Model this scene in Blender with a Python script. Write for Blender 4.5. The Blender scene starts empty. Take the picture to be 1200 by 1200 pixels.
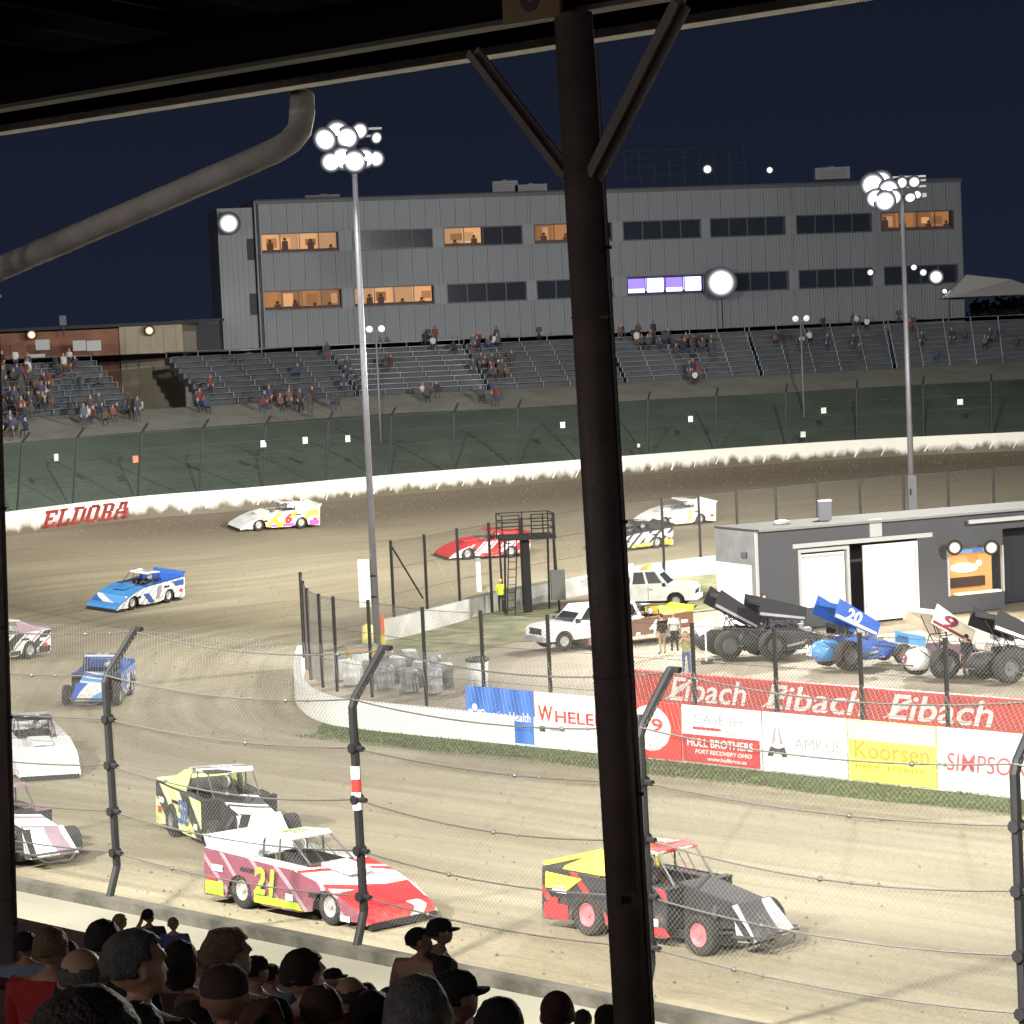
import bpy, bmesh, math, random
from mathutils import Vector, Matrix, noise
from mathutils.bvhtree import BVHTree
R = math.radians
rnd = random.Random(7)
sc = bpy.context.scene
COL = sc.collection
# ------------------------------------------------------------------ camera, sky, exposure, lights
F = 3000.0; H = 13.3; PITCH = R(3.757); ROLL = R(2.58)
_f = Vector((0, math.cos(PITCH), -math.sin(PITCH))); _r = Vector((1, 0, 0)); _u = Vector((0, math.sin(PITCH), math.cos(PITCH)))
CR = _r*math.cos(ROLL) - _u*math.sin(ROLL); CU = _r*math.sin(ROLL) + _u*math.cos(ROLL); CF = _f
CAM = Vector((0, 0, H))
cd = bpy.data.cameras.new('camera'); cam = bpy.data.objects.new('camera', cd); COL.objects.link(cam)
cd.sensor_width = 36; cd.lens = 36*F/1200; cd.clip_start = .2; cd.clip_end = 4000
M = Matrix.Identity(4)
for i in range(3):
    M[i][0] = CR[i]; M[i][1] = CU[i]; M[i][2] = -CF[i]; M[i][3] = CAM[i]
cam.matrix_world = M
sc.camera = cam
w = bpy.data.worlds.new('World'); sc.world = w; w.use_nodes = True
nt = w.node_tree; nt.nodes.clear()
bgd = nt.nodes.new('ShaderNodeBackground'); out = nt.nodes.new('ShaderNodeOutputWorld')
tc = nt.nodes.new('ShaderNodeTexCoord'); sp = nt.nodes.new('ShaderNodeSeparateXYZ'); rp = nt.nodes.new('ShaderNodeValToRGB')
nt.links.new(tc.outputs['Generated'], sp.inputs[0]); nt.links.new(sp.outputs['Z'], rp.inputs[0])
rp.color_ramp.elements[0].position = 0.0; rp.color_ramp.elements[0].color = (.0110, .0155, .031, 1)
rp.color_ramp.elements[1].position = .30; rp.color_ramp.elements[1].color = (.0030, .0042, .0095, 1)
nt.links.new(rp.outputs[0], bgd.inputs[0]); bgd.inputs[1].default_value = 1.0
nt.links.new(bgd.outputs[0], out.inputs[0])
sc.view_settings.view_transform = 'Standard'; sc.view_settings.look = 'None'
sc.view_settings.exposure = 0; sc.view_settings.gamma = 1; sc.view_settings.use_curve_mapping = False
sc.render.resolution_x = 1024; sc.render.resolution_y = 1024

def ray(px, py): return (CR*((px-600)/F) + CU*((600-py)/F) + CF)
def atz(px, py, z):
    d = ray(px, py); return CAM + d*((z-H)/d.z)
def atY(px, py, Y):
    d = ray(px, py); return CAM + d*(Y/d.y)
_v = ray(-2450, 541); UD = Vector((_v.x, _v.y, 0)).normalized()      # along the front straight, away and left
ND = Vector((-UD.y, UD.x, 0))
if ND.y < 0: ND = -ND                                                 # across the track, away from the stands
def P(s, t, z=0.0): return UD*s + ND*t + Vector((0, 0, z))
def att(px, py, t):
    d = ray(px, py); return CAM + d*(t/(d.dot(ND)))
def S(p): return p.dot(UD)
def T(p): return Vector((p.x, p.y, 0)).dot(ND)
ZUP = Vector((0, 0, 1))

def spot(name, loc, aim, power, size=R(130), blend=.6, col=(1, .97, .9), rad=.6, parent=None):
    l = bpy.data.lights.new(name, 'SPOT'); l.energy = power; l.spot_size = size; l.spot_blend = blend
    l.color = col; l.shadow_soft_size = rad
    o = bpy.data.objects.new(name, l); COL.objects.link(o); o.location = loc
    o.rotation_euler = (Vector(aim)-Vector(loc)).to_track_quat('-Z', 'Y').to_euler()
    return o
K = 1.0
POLE_A = atz(443, 772, 0); POLE_B = atY(1068, 560, 130); POLE_B.z = 0
POLE_C = Vector((42, 72, 0)); POLE_D = Vector((-56, 104, 2))
spot('floodlight_beam', POLE_A + Vector((-.6, -.9, 20.7)), (-26, 100, 0), 13000*K)
spot('floodlight_beam', POLE_A + Vector((.7, -.9, 20.7)), (30, 100, 0), 60000*K, size=R(100))
spot('floodlight_beam', POLE_A + Vector((-.5, .9, 20.7)), (-14, 160, 3), 105000*K, size=R(88), blend=1.0)
spot('floodlight_beam', POLE_B + Vector((-.6, .9, 18.8)), (6, 175, 3), 95000*K, size=R(140))
spot('floodlight_beam', POLE_B + Vector((-.7, -.9, 18.8)), (14, 100, 0), 95000*K)
spot('floodlight_beam', POLE_C + Vector((-.8, -.8, 19.4)), (14, 90, 0), 120000*K)
spot('floodlight_beam', POLE_D + Vector((1.2, 0, 19)), (-22, 130, 2), 55000*K)
for s_, pw in ((-8, 84000), (12, 96000), (30, 100000), (50, 94000)):
    spot('floodlight_beam', P(s_, 14.5, 20.6), P(s_+8, 62, 0), pw*K, size=R(90), blend=.55)
for s_ in (-6, 6, 18, 30):  # added unseen fill lights for crowd, pillar, pipe and roof edge
    lp = bpy.data.lights.new('added_fill_light', 'POINT'); lp.energy = 900 if s_ == 30 else 520; lp.color = (1, .90, .84); lp.shadow_soft_size = .25
    lo = bpy.data.objects.new('added_fill_light', lp); COL.objects.link(lo); lo.location = P(s_, -7, 15.75)

# ------------------------------------------------------------------ materials
MATS = {}
def mat(name, col, rough=.7, metal=0.0, var=0.0, scale=4.0, bump=0.0, bscale=40.0, emit=None, estr=0.0, col2=None, coat=0.0, coord='Object'):
    if name in MATS: return MATS[name]
    m = bpy.data.materials.new(name); m.use_nodes = True
    n = m.node_tree; b = n.nodes['Principled BSDF']
    b.inputs['Base Color'].default_value = (*col, 1); b.inputs['Roughness'].default_value = rough; b.inputs['Metallic'].default_value = metal
    if coat: b.inputs['Coat Weight'].default_value = coat
    if emit: b.inputs['Emission Color'].default_value = (*emit, 1); b.inputs['Emission Strength'].default_value = estr
    if var or col2 or bump:
        t = n.nodes.new('ShaderNodeTexCoord')
    if var or col2:
        nz = n.nodes.new('ShaderNodeTexNoise'); nz.inputs['Scale'].default_value = scale; nz.inputs['Detail'].default_value = 6
        n.links.new(t.outputs[coord], nz.inputs['Vector'])
        r = n.nodes.new('ShaderNodeValToRGB'); r.color_ramp.elements[0].position = .35; r.color_ramp.elements[1].position = .74
        c2 = col2 if col2 else tuple(min(1, c*(1+var)) for c in col)
        c1 = col if col2 else tuple(c*(1-var) for c in col)
        r.color_ramp.elements[0].color = (*c1, 1); r.color_ramp.elements[1].color = (*c2, 1)
        n.links.new(nz.outputs['Fac'], r.inputs[0]); n.links.new(r.outputs[0], b.inputs['Base Color'])
    if bump:
        nb = n.nodes.new('ShaderNodeTexNoise'); nb.inputs['Scale'].default_value = bscale; nb.inputs['Detail'].default_value = 5
        n.links.new(t.outputs[coord], nb.inputs['Vector'])
        bp = n.nodes.new('ShaderNodeBump'); bp.inputs['Strength'].default_value = bump; bp.inputs['Distance'].default_value = .05
        n.links.new(nb.outputs['Fac'], bp.inputs['Height']); n.links.new(bp.outputs[0], b.inputs['Normal'])
    MATS[name] = m; return m
def track_material():
    m = bpy.data.materials.new('track_clay'); m.use_nodes = True; n = m.node_tree; b = n.nodes['Principled BSDF']; L = n.links
    b.inputs['Roughness'].default_value = .85
    uv = n.nodes.new('ShaderNodeUVMap'); uv.uv_map = 'UVMap'
    sp = n.nodes.new('ShaderNodeSeparateXYZ'); L.new(uv.outputs[0], sp.inputs[0])
    def noise_(sc_, scale, det=5):
        mp = n.nodes.new('ShaderNodeMapping'); mp.inputs['Scale'].default_value = sc_; L.new(uv.outputs[0], mp.inputs[0])
        z = n.nodes.new('ShaderNodeTexNoise'); z.inputs['Scale'].default_value = scale; z.inputs['Detail'].default_value = det
        z.inputs['Distortion'].default_value = .4
        L.new(mp.outputs[0], z.inputs['Vector']); return z.outputs['Fac']
    def ramp(fac, stops):
        r = n.nodes.new('ShaderNodeValToRGB'); L.new(fac, r.inputs[0])
        e = r.color_ramp.elements
        while len(e) < len(stops): e.new(.5)
        for k, (p, c) in enumerate(stops): e[k].position = p; e[k].color = (*c, 1)
        return r.outputs[0]
    def mix(a, b_, fac, mode='MIX'):
        x = n.nodes.new('ShaderNodeMix'); x.data_type = 'RGBA'; x.blend_type = mode
        if isinstance(fac, float): x.inputs[0].default_value = fac
        else: L.new(fac, x.inputs[0])
        for i, s in ((6, a), (7, b_)):
            if isinstance(s, tuple): x.inputs[i].default_value = (*s, 1)
            else: L.new(s, x.inputs[i])
        return x.outputs[2]
    # u is metres along / 10, v is metres across / 10
    big = noise_((.35, 1.1, 1), 2.0)
    streak = noise_((.25, 6, 1), 2.5, 7)
    fine = noise_((6, 9, 1), 9, 6)
    base = ramp(big, [(.3, (.285, .245, .165)), (.7, (.385, .345, .245))])
    st = ramp(streak, [(.28, (.62, .59, .54)), (.72, (1.12, 1.12, 1.1))])
    c = mix(base, st, .75, 'MULTIPLY')
    fn = ramp(fine, [(.3, (.82, .82, .82)), (.7, (1.12, 1.12, 1.12))])
    c = mix(c, fn, .7, 'MULTIPLY')
    # damp cushion of thrown clay next to the outside wall of the turn (stored as a colour attribute)
    at = n.nodes.new('ShaderNodeAttribute'); at.attribute_name = 'damp'
    wob = n.nodes.new('ShaderNodeMath'); wob.operation = 'MULTIPLY_ADD'; wob.inputs[1].default_value = .5; 
    L.new(streak, wob.inputs[0]); wob.inputs[2].default_value = -.25
    ad = n.nodes.new('ShaderNodeMath'); ad.operation = 'ADD'; L.new(at.outputs['Fac'], ad.inputs[0]); L.new(wob.outputs[0], ad.inputs[1])
    dm = ramp(ad.outputs[0], [(.15, (0, 0, 0)), (.95, (1, 1, 1))])
    c = mix(c, (.175, .14, .098), dm)
    # pale dry crust near the infield point
    at2 = n.nodes.new('ShaderNodeAttribute'); at2.attribute_name = 'dry'
    ad2 = n.nodes.new('ShaderNodeMath'); ad2.operation = 'ADD'; L.new(at2.outputs['Fac'], ad2.inputs[0]); L.new(wob.outputs[0], ad2.inputs[1])
    dr = ramp(ad2.outputs[0], [(.45, (0, 0, 0)), (1.0, (.7, .7, .7))])
    c = mix(c, (.43, .39, .30), dr)
    L.new(c, b.inputs['Base Color'])
    bp = n.nodes.new('ShaderNodeBump'); bp.inputs['Strength'].default_value = .5; bp.inputs['Distance'].default_value = .08
    L.new(fine, bp.inputs['Height']); L.new(bp.outputs[0], b.inputs['Normal'])
    return m
def muddy_wall_material():
    m = bpy.data.materials.new('mud_splashed_white_wall'); m.use_nodes = True; n = m.node_tree; b = n.nodes['Principled BSDF']; L = n.links
    b.inputs['Roughness'].default_value = .6
    uv = n.nodes.new('ShaderNodeUVMap'); uv.uv_map = 'UVMap'
    sp = n.nodes.new('ShaderNodeSeparateXYZ'); L.new(uv.outputs[0], sp.inputs[0])
    mp = n.nodes.new('ShaderNodeMapping'); mp.inputs['Scale'].default_value = (.8, .3, 1); mp.inputs['Rotation'].default_value = (0, 0, .7); L.new(uv.outputs[0], mp.inputs[0])
    z = n.nodes.new('ShaderNodeTexNoise'); z.inputs['Scale'].default_value = 1.3; z.inputs['Detail'].default_value = 5; z.inputs['Roughness'].default_value = .55
    L.new(mp.outputs[0], z.inputs['Vector'])
    a = n.nodes.new('ShaderNodeMath'); a.operation = 'MULTIPLY_ADD'; L.new(sp.outputs['Y'], a.inputs[0]); a.inputs[1].default_value = -.62; a.inputs[2].default_value = .42
    s = n.nodes.new('ShaderNodeMath'); s.operation = 'ADD'; L.new(a.outputs[0], s.inputs[0]); L.new(z.outputs['Fac'], s.inputs[1])
    r = n.nodes.new('ShaderNodeValToRGB'); L.new(s.outputs[0], r.inputs[0])
    r.color_ramp.elements[0].position = .44; r.color_ramp.elements[0].color = (.78, .76, .68, 1)
    r.color_ramp.elements[1].position = .74; r.color_ramp.elements[1].color = (.13, .11, .075, 1)
    L.new(r.outputs[0], b.inputs['Base Color'])
    return m
def stripes_material(name, c1, c2, scale, axis_rot=(0, 0, 0)):
    m = bpy.data.materials.new(name); m.use_nodes = True; n = m.node_tree; b = n.nodes['Principled BSDF']; L = n.links
    t = n.nodes.new('ShaderNodeTexCoord'); wv = n.nodes.new('ShaderNodeTexWave'); wv.inputs['Scale'].default_value = scale; wv.inputs['Distortion'].default_value = 4
    mp = n.nodes.new('ShaderNodeMapping'); mp.inputs['Rotation'].default_value = axis_rot
    L.new(t.outputs['Object'], mp.inputs[0]); L.new(mp.outputs[0], wv.inputs[0])
    r = n.nodes.new('ShaderNodeValToRGB'); r.color_ramp.elements[0].color = (*c1, 1); r.color_ramp.elements[1].color = (*c2, 1)
    L.new(wv.outputs['Fac'], r.inputs[0]); L.new(r.outputs[0], b.inputs['Base Color']); b.inputs['Roughness'].default_value = .4
    MATS[name] = m; return m

# ------------------------------------------------------------------ mesh builder
class MB:
    def __init__(s): s.v = []; s.f = []; s.m = []; s.mi = 0; s.uv = None
    def add(s, vs, fs):
        o = len(s.v); s.v += [tuple(v) for v in vs]
        for f in fs: s.f.append([o+i for i in f]); s.m.append(s.mi)
        return s
    def box(s, c, d, ax=None):
        c = Vector(c); hx, hy, hz = d[0]/2, d[1]/2, d[2]/2
        X, Y, Z = ax if ax else (Vector((1, 0, 0)), Vector((0, 1, 0)), ZUP)
        vs = [c + X*(i*hx) + Y*(j*hy) + Z*(k*hz) for i in (-1, 1) for j in (-1, 1) for k in (-1, 1)]
        return s.add(vs, [(0, 1, 3, 2), (4, 6, 7, 5), (0, 4, 5, 1), (2, 3, 7, 6), (0, 2, 6, 4), (1, 5, 7, 3)])
    def hexa(s, b, t):       # bottom quad, top quad
        return s.add(list(b)+list(t), [(3, 2, 1, 0), (4, 5, 6, 7), (0, 1, 5, 4), (1, 2, 6, 5), (2, 3, 7, 6), (3, 0, 4, 7)])
    def slab(s, quad, th):   # quad polygon thickened along its normal
        q = [Vector(p) for p in quad]; nn = (q[1]-q[0]).cross(q[2]-q[0])
        if nn.length < 1e-9: nn = (q[2]-q[0]).cross(q[3]-q[0])
        nn = nn.normalized()*th; k = len(q)
        vs = q + [p+nn for p in q]
        fs = [tuple(range(k-1, -1, -1)), tuple(range(k, 2*k))] + [(i, (i+1) % k, k+(i+1) % k, k+i) for i in range(k)]
        return s.add(vs, fs)
    def cyl(s, a, b, r, n=8, r2=None, cap=True):
        a = Vector(a); b = Vector(b); d = (b-a)
        if d.length < 1e-9: return s
        d.normalize(); x = d.orthogonal().normalized(); y = d.cross(x); r2 = r if r2 is None else r2
        vs = [a + (x*math.cos(2*math.pi*i/n)+y*math.sin(2*math.pi*i/n))*r for i in range(n)] + [b + (x*math.cos(2*math.pi*i/n)+y*math.sin(2*math.pi*i/n))*r2 for i in range(n)]
        fs = [(i, (i+1) % n, n+(i+1) % n, n+i) for i in range(n)]
        if cap: fs += [tuple(range(n-1, -1, -1)), tuple(range(n, 2*n))]
        return s.add(vs, fs)
    def tube(s, pts, r, n=8):
        pts = [Vector(p) for p in pts]; k = len(pts); vs = []; x = None
        for i, p in enumerate(pts):
            d = (pts[min(i+1, k-1)]-pts[max(i-1, 0)]).normalized()
            if x is None: x = d.orthogonal().normalized()
            x = (x - d*x.dot(d)).normalized(); y = d.cross(x)
            vs += [p + (x*math.cos(2*math.pi*j/n)+y*math.sin(2*math.pi*j/n))*r for j in range(n)]
        fs = [(i*n+j, i*n+(j+1) % n, (i+1)*n+(j+1) % n, (i+1)*n+j) for i in range(k-1) for j in range(n)]
        fs += [tuple(range(n-1, -1, -1)), tuple(range((k-1)*n, k*n))]
        return s.add(vs, fs)
    def sweep(s, path, prof, side):   # path list of Vector (z = base), side = list of lateral unit vectors, prof = [(lateral, up)]
        k = len(prof); vs = []
        for p, d in zip(path, side): vs += [p + d*o + ZUP*z for o, z in prof]
        fs = [(i*k+j, i*k+(j+1) % k, (i+1)*k+(j+1) % k, (i+1)*k+j) for i in range(len(path)-1) for j in range(k)]
        fs += [tuple(range(k-1, -1, -1)), tuple(range((len(path)-1)*k, len(path)*k))]
        return s.add(vs, fs)
    def lathe(s, prof, n=16, c=(0, 0, 0), ax=(0, 0, 1)):    # prof [(r, h)]
        c = Vector(c); a = Vector(ax).normalized(); x = a.orthogonal().normalized(); y = a.cross(x); k = len(prof); vs = []
        for r, h in prof: vs += [c + a*h + (x*math.cos(2*math.pi*j/n)+y*math.sin(2*math.pi*j/n))*r for j in range(n)]
        fs = [(i*n+j, i*n+(j+1) % n, (i+1)*n+(j+1) % n, (i+1)*n+j) for i in range(k-1) for j in range(n)]
        return s.add(vs, fs)
    def ball(s, c, r, n=10, m=6, sq=(1, 1, 1)):
        c = Vector(c); vs = [c+Vector((0, 0, -r*sq[2]))]
        for i in range(1, m):
            a = -math.pi/2+math.pi*i/m
            vs += [c + Vector((math.cos(a)*math.cos(2*math.pi*j/n)*r*sq[0], math.cos(a)*math.sin(2*math.pi*j/n)*r*sq[1], math.sin(a)*r*sq[2])) for j in range(n)]
        vs.append(c+Vector((0, 0, r*sq[2])))
        fs = [(0, 1+(j+1) % n, 1+j) for j in range(n)]
        for i in range(m-2): fs += [(1+i*n+j, 1+i*n+(j+1) % n, 1+(i+1)*n+(j+1) % n, 1+(i+1)*n+j) for j in range(n)]
        e = 1+(m-2)*n; fs += [(e+j, e+(j+1) % n, len(vs)-1) for j in range(n)]
        return s.add(vs, fs)
    def mesh(s, name, mats, smooth=False):
        me = bpy.data.meshes.new(name); me.from_pydata(s.v, [], s.f)
        for m in (mats if isinstance(mats, (list, tuple)) else [mats]): me.materials.append(m)
        me.polygons.foreach_set('material_index', s.m)
        if smooth: me.shade_smooth()
        bm = bmesh.new(); bm.from_mesh(me); bmesh.ops.recalc_face_normals(bm, faces=bm.faces); bm.to_mesh(me); bm.free()
        me.update(); return me
    def build(s, name, mats, parent=None, smooth=False, **kw):
        o = bpy.data.objects.new(name, s.mesh(name, mats, smooth)); COL.objects.link(o)
        if parent: o.parent = parent
        for k, v in kw.items(): o[k] = v
        return o
def inst(name, me, parent=None, loc=(0, 0, 0), rot=(0, 0, 0), **kw):
    o = bpy.data.objects.new(name, me); COL.objects.link(o); o.location = loc; o.rotation_euler = rot
    if parent: o.parent = parent
    for k, v in kw.items(): o[k] = v
    return o
def tag(o, label, cat, group=None):
    o['label'] = label; o['category'] = cat
    if group: o['group'] = group
    return o
def thing(name, label, cat, loc=(0, 0, 0), rz=0, group=None):
    o = bpy.data.objects.new(name, None); COL.objects.link(o); o.location = loc; o.rotation_euler = (0, 0, rz); o.empty_display_size = .2
    return tag(o, label, cat, group)
def struct(o): o['kind'] = 'structure'; return o
KIDS = {}
def copy_tree(o, parent=None):
    c = o.copy(); COL.objects.link(c)
    if parent: c.parent = parent
    for ch in list(o.children): copy_tree(ch, c)
    return c
def text_mesh(body, m, org, xd, up, w_, h_, th=.006, shear=0.0, bold=0.0, name='lettering', parent=None, arc=0.0):
    c = bpy.data.curves.new('t', 'FONT'); c.body = body; c.shear = shear; c.offset = bold; c.resolution_u = 3
    o = bpy.data.objects.new('t', c); COL.objects.link(o)
    me = bpy.data.meshes.new_from_object(o); bpy.data.objects.remove(o)
    xs = [v.co.x for v in me.vertices]; ys = [v.co.y for v in me.vertices]
    x0, x1, y0, y1 = min(xs), max(xs), min(ys), max(ys)
    org = Vector(org); xd = Vector(xd).normalized(); up = Vector(up).normalized(); nn = xd.cross(up)
    for v in me.vertices:
        a = ((v.co.x-x0)/(x1-x0)-.5)*w_; b_ = ((v.co.y-y0)/(y1-y0)-.5)*h_
        if parent is None or True:
            v.co = org + xd*a + up*b_ + nn*th
    me.materials.clear(); me.materials.append(m)
    o = bpy.data.objects.new(name, me); COL.objects.link(o)
    if parent: o.parent = parent
    return o
def crom(pts, n):
    res = []
    for i in range(len(pts)-1):
        p0 = pts[max(i-1, 0)]; p1 = pts[i]; p2 = pts[i+1]; p3 = pts[min(i+2, len(pts)-1)]
        for k in range(n):
            t = k/n; res.append(.5*((2*p1) + (p2-p0)*t + (2*p0-5*p1+4*p2-p3)*t*t + (3*p1-p0-3*p2+p3)*t**3))
    res.append(pts[-1].copy()); return res
def sides(path, ref):           # unit lateral vectors, positive pointing away from ref path point
    out = []
    for i, p in enumerate(path):
        d = path[min(i+1, len(path)-1)]-path[max(i-1, 0)]; d.z = 0; d.normalize(); n_ = Vector((-d.y, d.x, 0))
        q = ref[i] if isinstance(ref, list) else ref
        if n_.dot(Vector((p.x-q.x, p.y-q.y, 0))) < 0: n_ = -n_
        out.append(n_)
    return out

# ------------------------------------------------------------------ common materials
conc = mat('pale_concrete', (.36, .34, .29), .85, var=.12, scale=.5, bump=.3, bscale=6)
blackm = mat('black_steel', (.006, .006, .007), .7, var=.3, scale=3)
galv = mat('galvanised_wire', (.16, .155, .14), .5, .3)
cablem = mat('steel_cable', (.10, .095, .085), .5, .4)
white = mat('white_paint', (.78, .78, .76), .45, var=.05, scale=2)
whiteban = mat('white_banner_vinyl', (.80, .79, .76), .5, var=.03, scale=1)
rubber = mat('tyre_rubber', (.028, .026, .024), .85, var=.35, scale=8)
redm = mat('red_print', (.62, .035, .03), .5); darkp = mat('dark_print', (.04, .04, .045), .5); greyp = mat('grey_print', (.30, .30, .31), .5)
dirtm = mat('infield_dirt', (.20, .17, .125), .9, var=.3, scale=.18, bump=.4, bscale=3, col2=(.40, .35, .27))
grassm = mat('grass', (.11, .14, .050), .9, var=.3, scale=2.5, bump=.6, bscale=20)
shaded_conc = mat('weathered_shaded_concrete', (.035, .033, .024), .9, var=.45, scale=1.2, bump=.5, bscale=10, col2=(.11, .10, .08))  # weathered concrete, darkened so shade on the back face is in the colour
# ------------------------------------------------------------------ ground, track
g = MB(); g.add([(-700, -120, -.06), (700, -120, -.06), (700, 900, -.06), (-700, 900, -.06)], [(0, 1, 2, 3)])
struct(g.build('ground', dirtm))
FT, FB = 32.5, .8          # front straight: outside edge distance and height
outp = [P(-30, FT, FB), P(0, FT, FB), P(20, FT, FB), P(40, FT, FB), P(55, FT, FB), P(68, FT, FB), Vector((-33, 78.5, 1.35)), Vector((-40, 87.5, 1.7)),
        Vector((-44.5, 98, 2.1)), Vector((-46, 110, 2.6)), Vector((-44.5, 121, 3.0)), Vector((-38.5, 132.5, 3.4))]
for px, py in ((0, 601), (150, 583), (300, 571), (450, 557), (600, 545), (750, 533), (900, 522), (1050, 513), (1200, 506), (1450, 494)):
    q = atz(px, py, 5.0); q.z = 3.6; outp.append(q)
inp = [P(-30, 60), P(0, 60), P(20, 60), P(40, 60), P(55, 60)]
for px, py in ((437, 856), (378, 845), (354, 828), (350, 810), (353, 787), (362, 769), (405, 757), (458, 748), (500, 738), (540, 727), (577, 716), (690, 694), (780, 678), (865, 668), (1000, 651), (1164, 634), (1400, 612)):
    inp.append(atz(px, py, 0))
outS = crom(outp, 6); inS = crom(inp, 6); NV = 16
def band(zo, v): return .02 + (zo-.02)*(v**1.35)
g = MB(); uvs = []; damp = []; dry = []
alen = 0; C0 = atz(330, 772, 0)
for i, (a, b) in enumerate(zip(inS, outS)):
    if i: alen += ((outS[i]-outS[i-1]).length + (inS[i]-inS[i-1]).length)/2
    wd = (b-a).length
    for j in range(NV+1):
        v = j/NV; p = a.lerp(b, v); p.z = band(b.z, v); g.v.append(tuple(p)); uvs.append((alen/10, v*wd/10))
        turn = min(1, max(0, (i-66)/16)); damp.append(max(0, (v-.66)/.34)*1.1*turn + turn*.30)
        dd = (p-C0); dry.append(max(0, 1-math.hypot(dd.x/6.5, dd.y/11)))
for i in range(len(inS)-1):
    for j in range(NV): g.f.append([i*(NV+1)+j, (i+1)*(NV+1)+j, (i+1)*(NV+1)+j+1, i*(NV+1)+j+1]); g.m.append(0)
tv = [Vector(v) for v in g.v]; tf = [list(f) for f in g.f]
me = bpy.data.meshes.new('dirt_track'); me.from_pydata(g.v, [], g.f); me.materials.append(track_material()); me.shade_smooth()
ul = me.uv_layers.new(name='UVMap')
for l in me.loops: ul.data[l.index].uv = uvs[l.vertex_index]
for nm, arr in (('damp', damp), ('dry', dry)):
    at_ = me.attributes.new(nm, 'FLOAT', 'POINT'); at_.data.foreach_set('value', arr)
struct(inst('dirt_track', me))
ground_bvh = BVHTree.FromPolygons(tv + [Vector((-1500, -300, 0)), Vector((1500, -300, 0)), Vector((1500, 2500, 0)), Vector((-1500, 2500, 0))], tf + [[len(tv)+k for k in range(4)]])
def hit(px, py):
    d = ray(px, py).normalized(); loc, nrm, i, dist = ground_bvh.ray_cast(CAM, d)
    if nrm.z < 0: nrm = -nrm
    return loc, nrm
def ground_z(x, y):
    loc, nrm, i, dist = ground_bvh.ray_cast(Vector((x, y, 60)), Vector((0, 0, -1))); return loc.z
# grass verge in front of the inside wall
g = MB(); vs = []
for i in range(36):
    a, b = inS[i], outS[i]; d = (b-a); ln = d.length; wv = 2.3 if i < 30 else 2.3*max(.05, (35-i)/6)
    wv *= 1+.12*math.sin(i*1.7)
    for k in range(4):
        v = (-.5 + (wv+.5)*k/3)/ln; p = a+d*v; z = band(b.z, max(v, 0))+.012; vs.append((p.x, p.y, z))
g.add(vs, [(i*4+j, (i+1)*4+j, (i+1)*4+j+1, i*4+j+1) for i in range(35) for j in range(3)])
struct(g.build('grass_verge', grassm))
g = MB()
for k in range(5000):
    i = rnd.random()*31; ii = int(i); fr = i-ii
    a = inS[ii].lerp(inS[ii+1], fr); b = outS[ii].lerp(outS[ii+1], fr); d = (b-a); d.z = 0; d.normalize()
    p = a + d*(rnd.random()**.8*2.6); p.z = ground_z(p.x, p.y)+.01
    t = Vector((rnd.uniform(-1, 1), rnd.uniform(-1, 1), 0))*.05; hgt = rnd.uniform(.04, .10)
    g.add([p-t, p+t, p+Vector((rnd.uniform(-.04, .04), rnd.uniform(-.04, .04), hgt))], [(0, 1, 2)])
gr = g.build('grass', mat('grass_blades', (.12, .16, .05), .8, var=.3, scale=3)); gr['kind'] = 'stuff'; gr['label'] = 'short green grass along the foot of the sponsor banner wall'; gr['category'] = 'grass'
# infield grass patches behind the inside wall
for px, py, rx, ry in ((561, 742, 12, 7), (642, 722, 14, 6), (503, 752, 6, 4), (838, 690, 10, 10)):
    c = atz(px, py, 0); g = MB(); vs = [(c.x, c.y, .0)]
    for k in range(28):
        a = 2*math.pi*k/28; q = 1+.25*math.sin(3*a+px)+.12*math.sin(7*a); vs.append((c.x+rx*.5*q*math.cos(a), c.y+ry*.9*q*math.sin(a), .0))
    g.add([(x, y, -.045+.007*((px//10) % 5)) for x, y, z in vs], [(0, 1+k, 1+(k+1) % 28) for k in range(28)])
    struct(g.build('infield_grass', mat('worn_infield_grass', (.10, .12, .05), .95, var=.4, scale=.8, col2=(.30, .27, .17), bump=.5, bscale=12)))
# wheel ruts and darker wet lane on the infield
g = MB(); a = atz(600, 765, 0); b = atz(720, 700, 0)
# ------------------------------------------------------------------ walls
def wall(name, path, prof, ref, m, label, uvw=False):
    sd = sides(path, ref); g = MB(); g.sweep(path, prof, sd); o = g.build(name, m)
    if uvw:
        me = o.data; ul = me.uv_layers.new(name='UVMap'); L = [0]
        for i in range(1, len(path)): L.append(L[-1]+(path[i]-path[i-1]).length)
        k = len(prof)
        for l in me.loops:
            vi = l.vertex_index; ul.data[l.index].uv = (L[vi//k], prof[vi % k][1])
    tag(o, label, 'wall'); return o
fsec = [p for p in outS[:6*6]]
fwall = wall('outer_wall', fsec, [(0, -.5), (0, 1.05), (.32, 1.05), (.32, -.5)], [Vector((20, 100, 0))]*len(fsec), shaded_conc, 'low weathered concrete wall with painted shade below the near catch fence, between track and walkway')
bsec = outS[6*6:]
bw = wall('turn_wall', bsec, [(0, -.6), (0, 1.4), (.35, 1.4), (.35, -.6)], [inS[6*6+i] for i in range(len(bsec))], muddy_wall_material(), 'long white mud splashed concrete wall curving round the top of the far turn', uvw=True)
isec = [p.copy() for p in inS[:6*9+2]]
iw = wall('inner_wall', isec, [(-.15, -.2), (-.15, 1.0), (.15, 1.0), (.15, -.2)], [outS[i] for i in range(len(isec))], white, 'low white concrete wall rounding the infield point, carrying the sponsor banners')
b2 = [p.copy() for p in inS[6*11+4:]]
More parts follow.
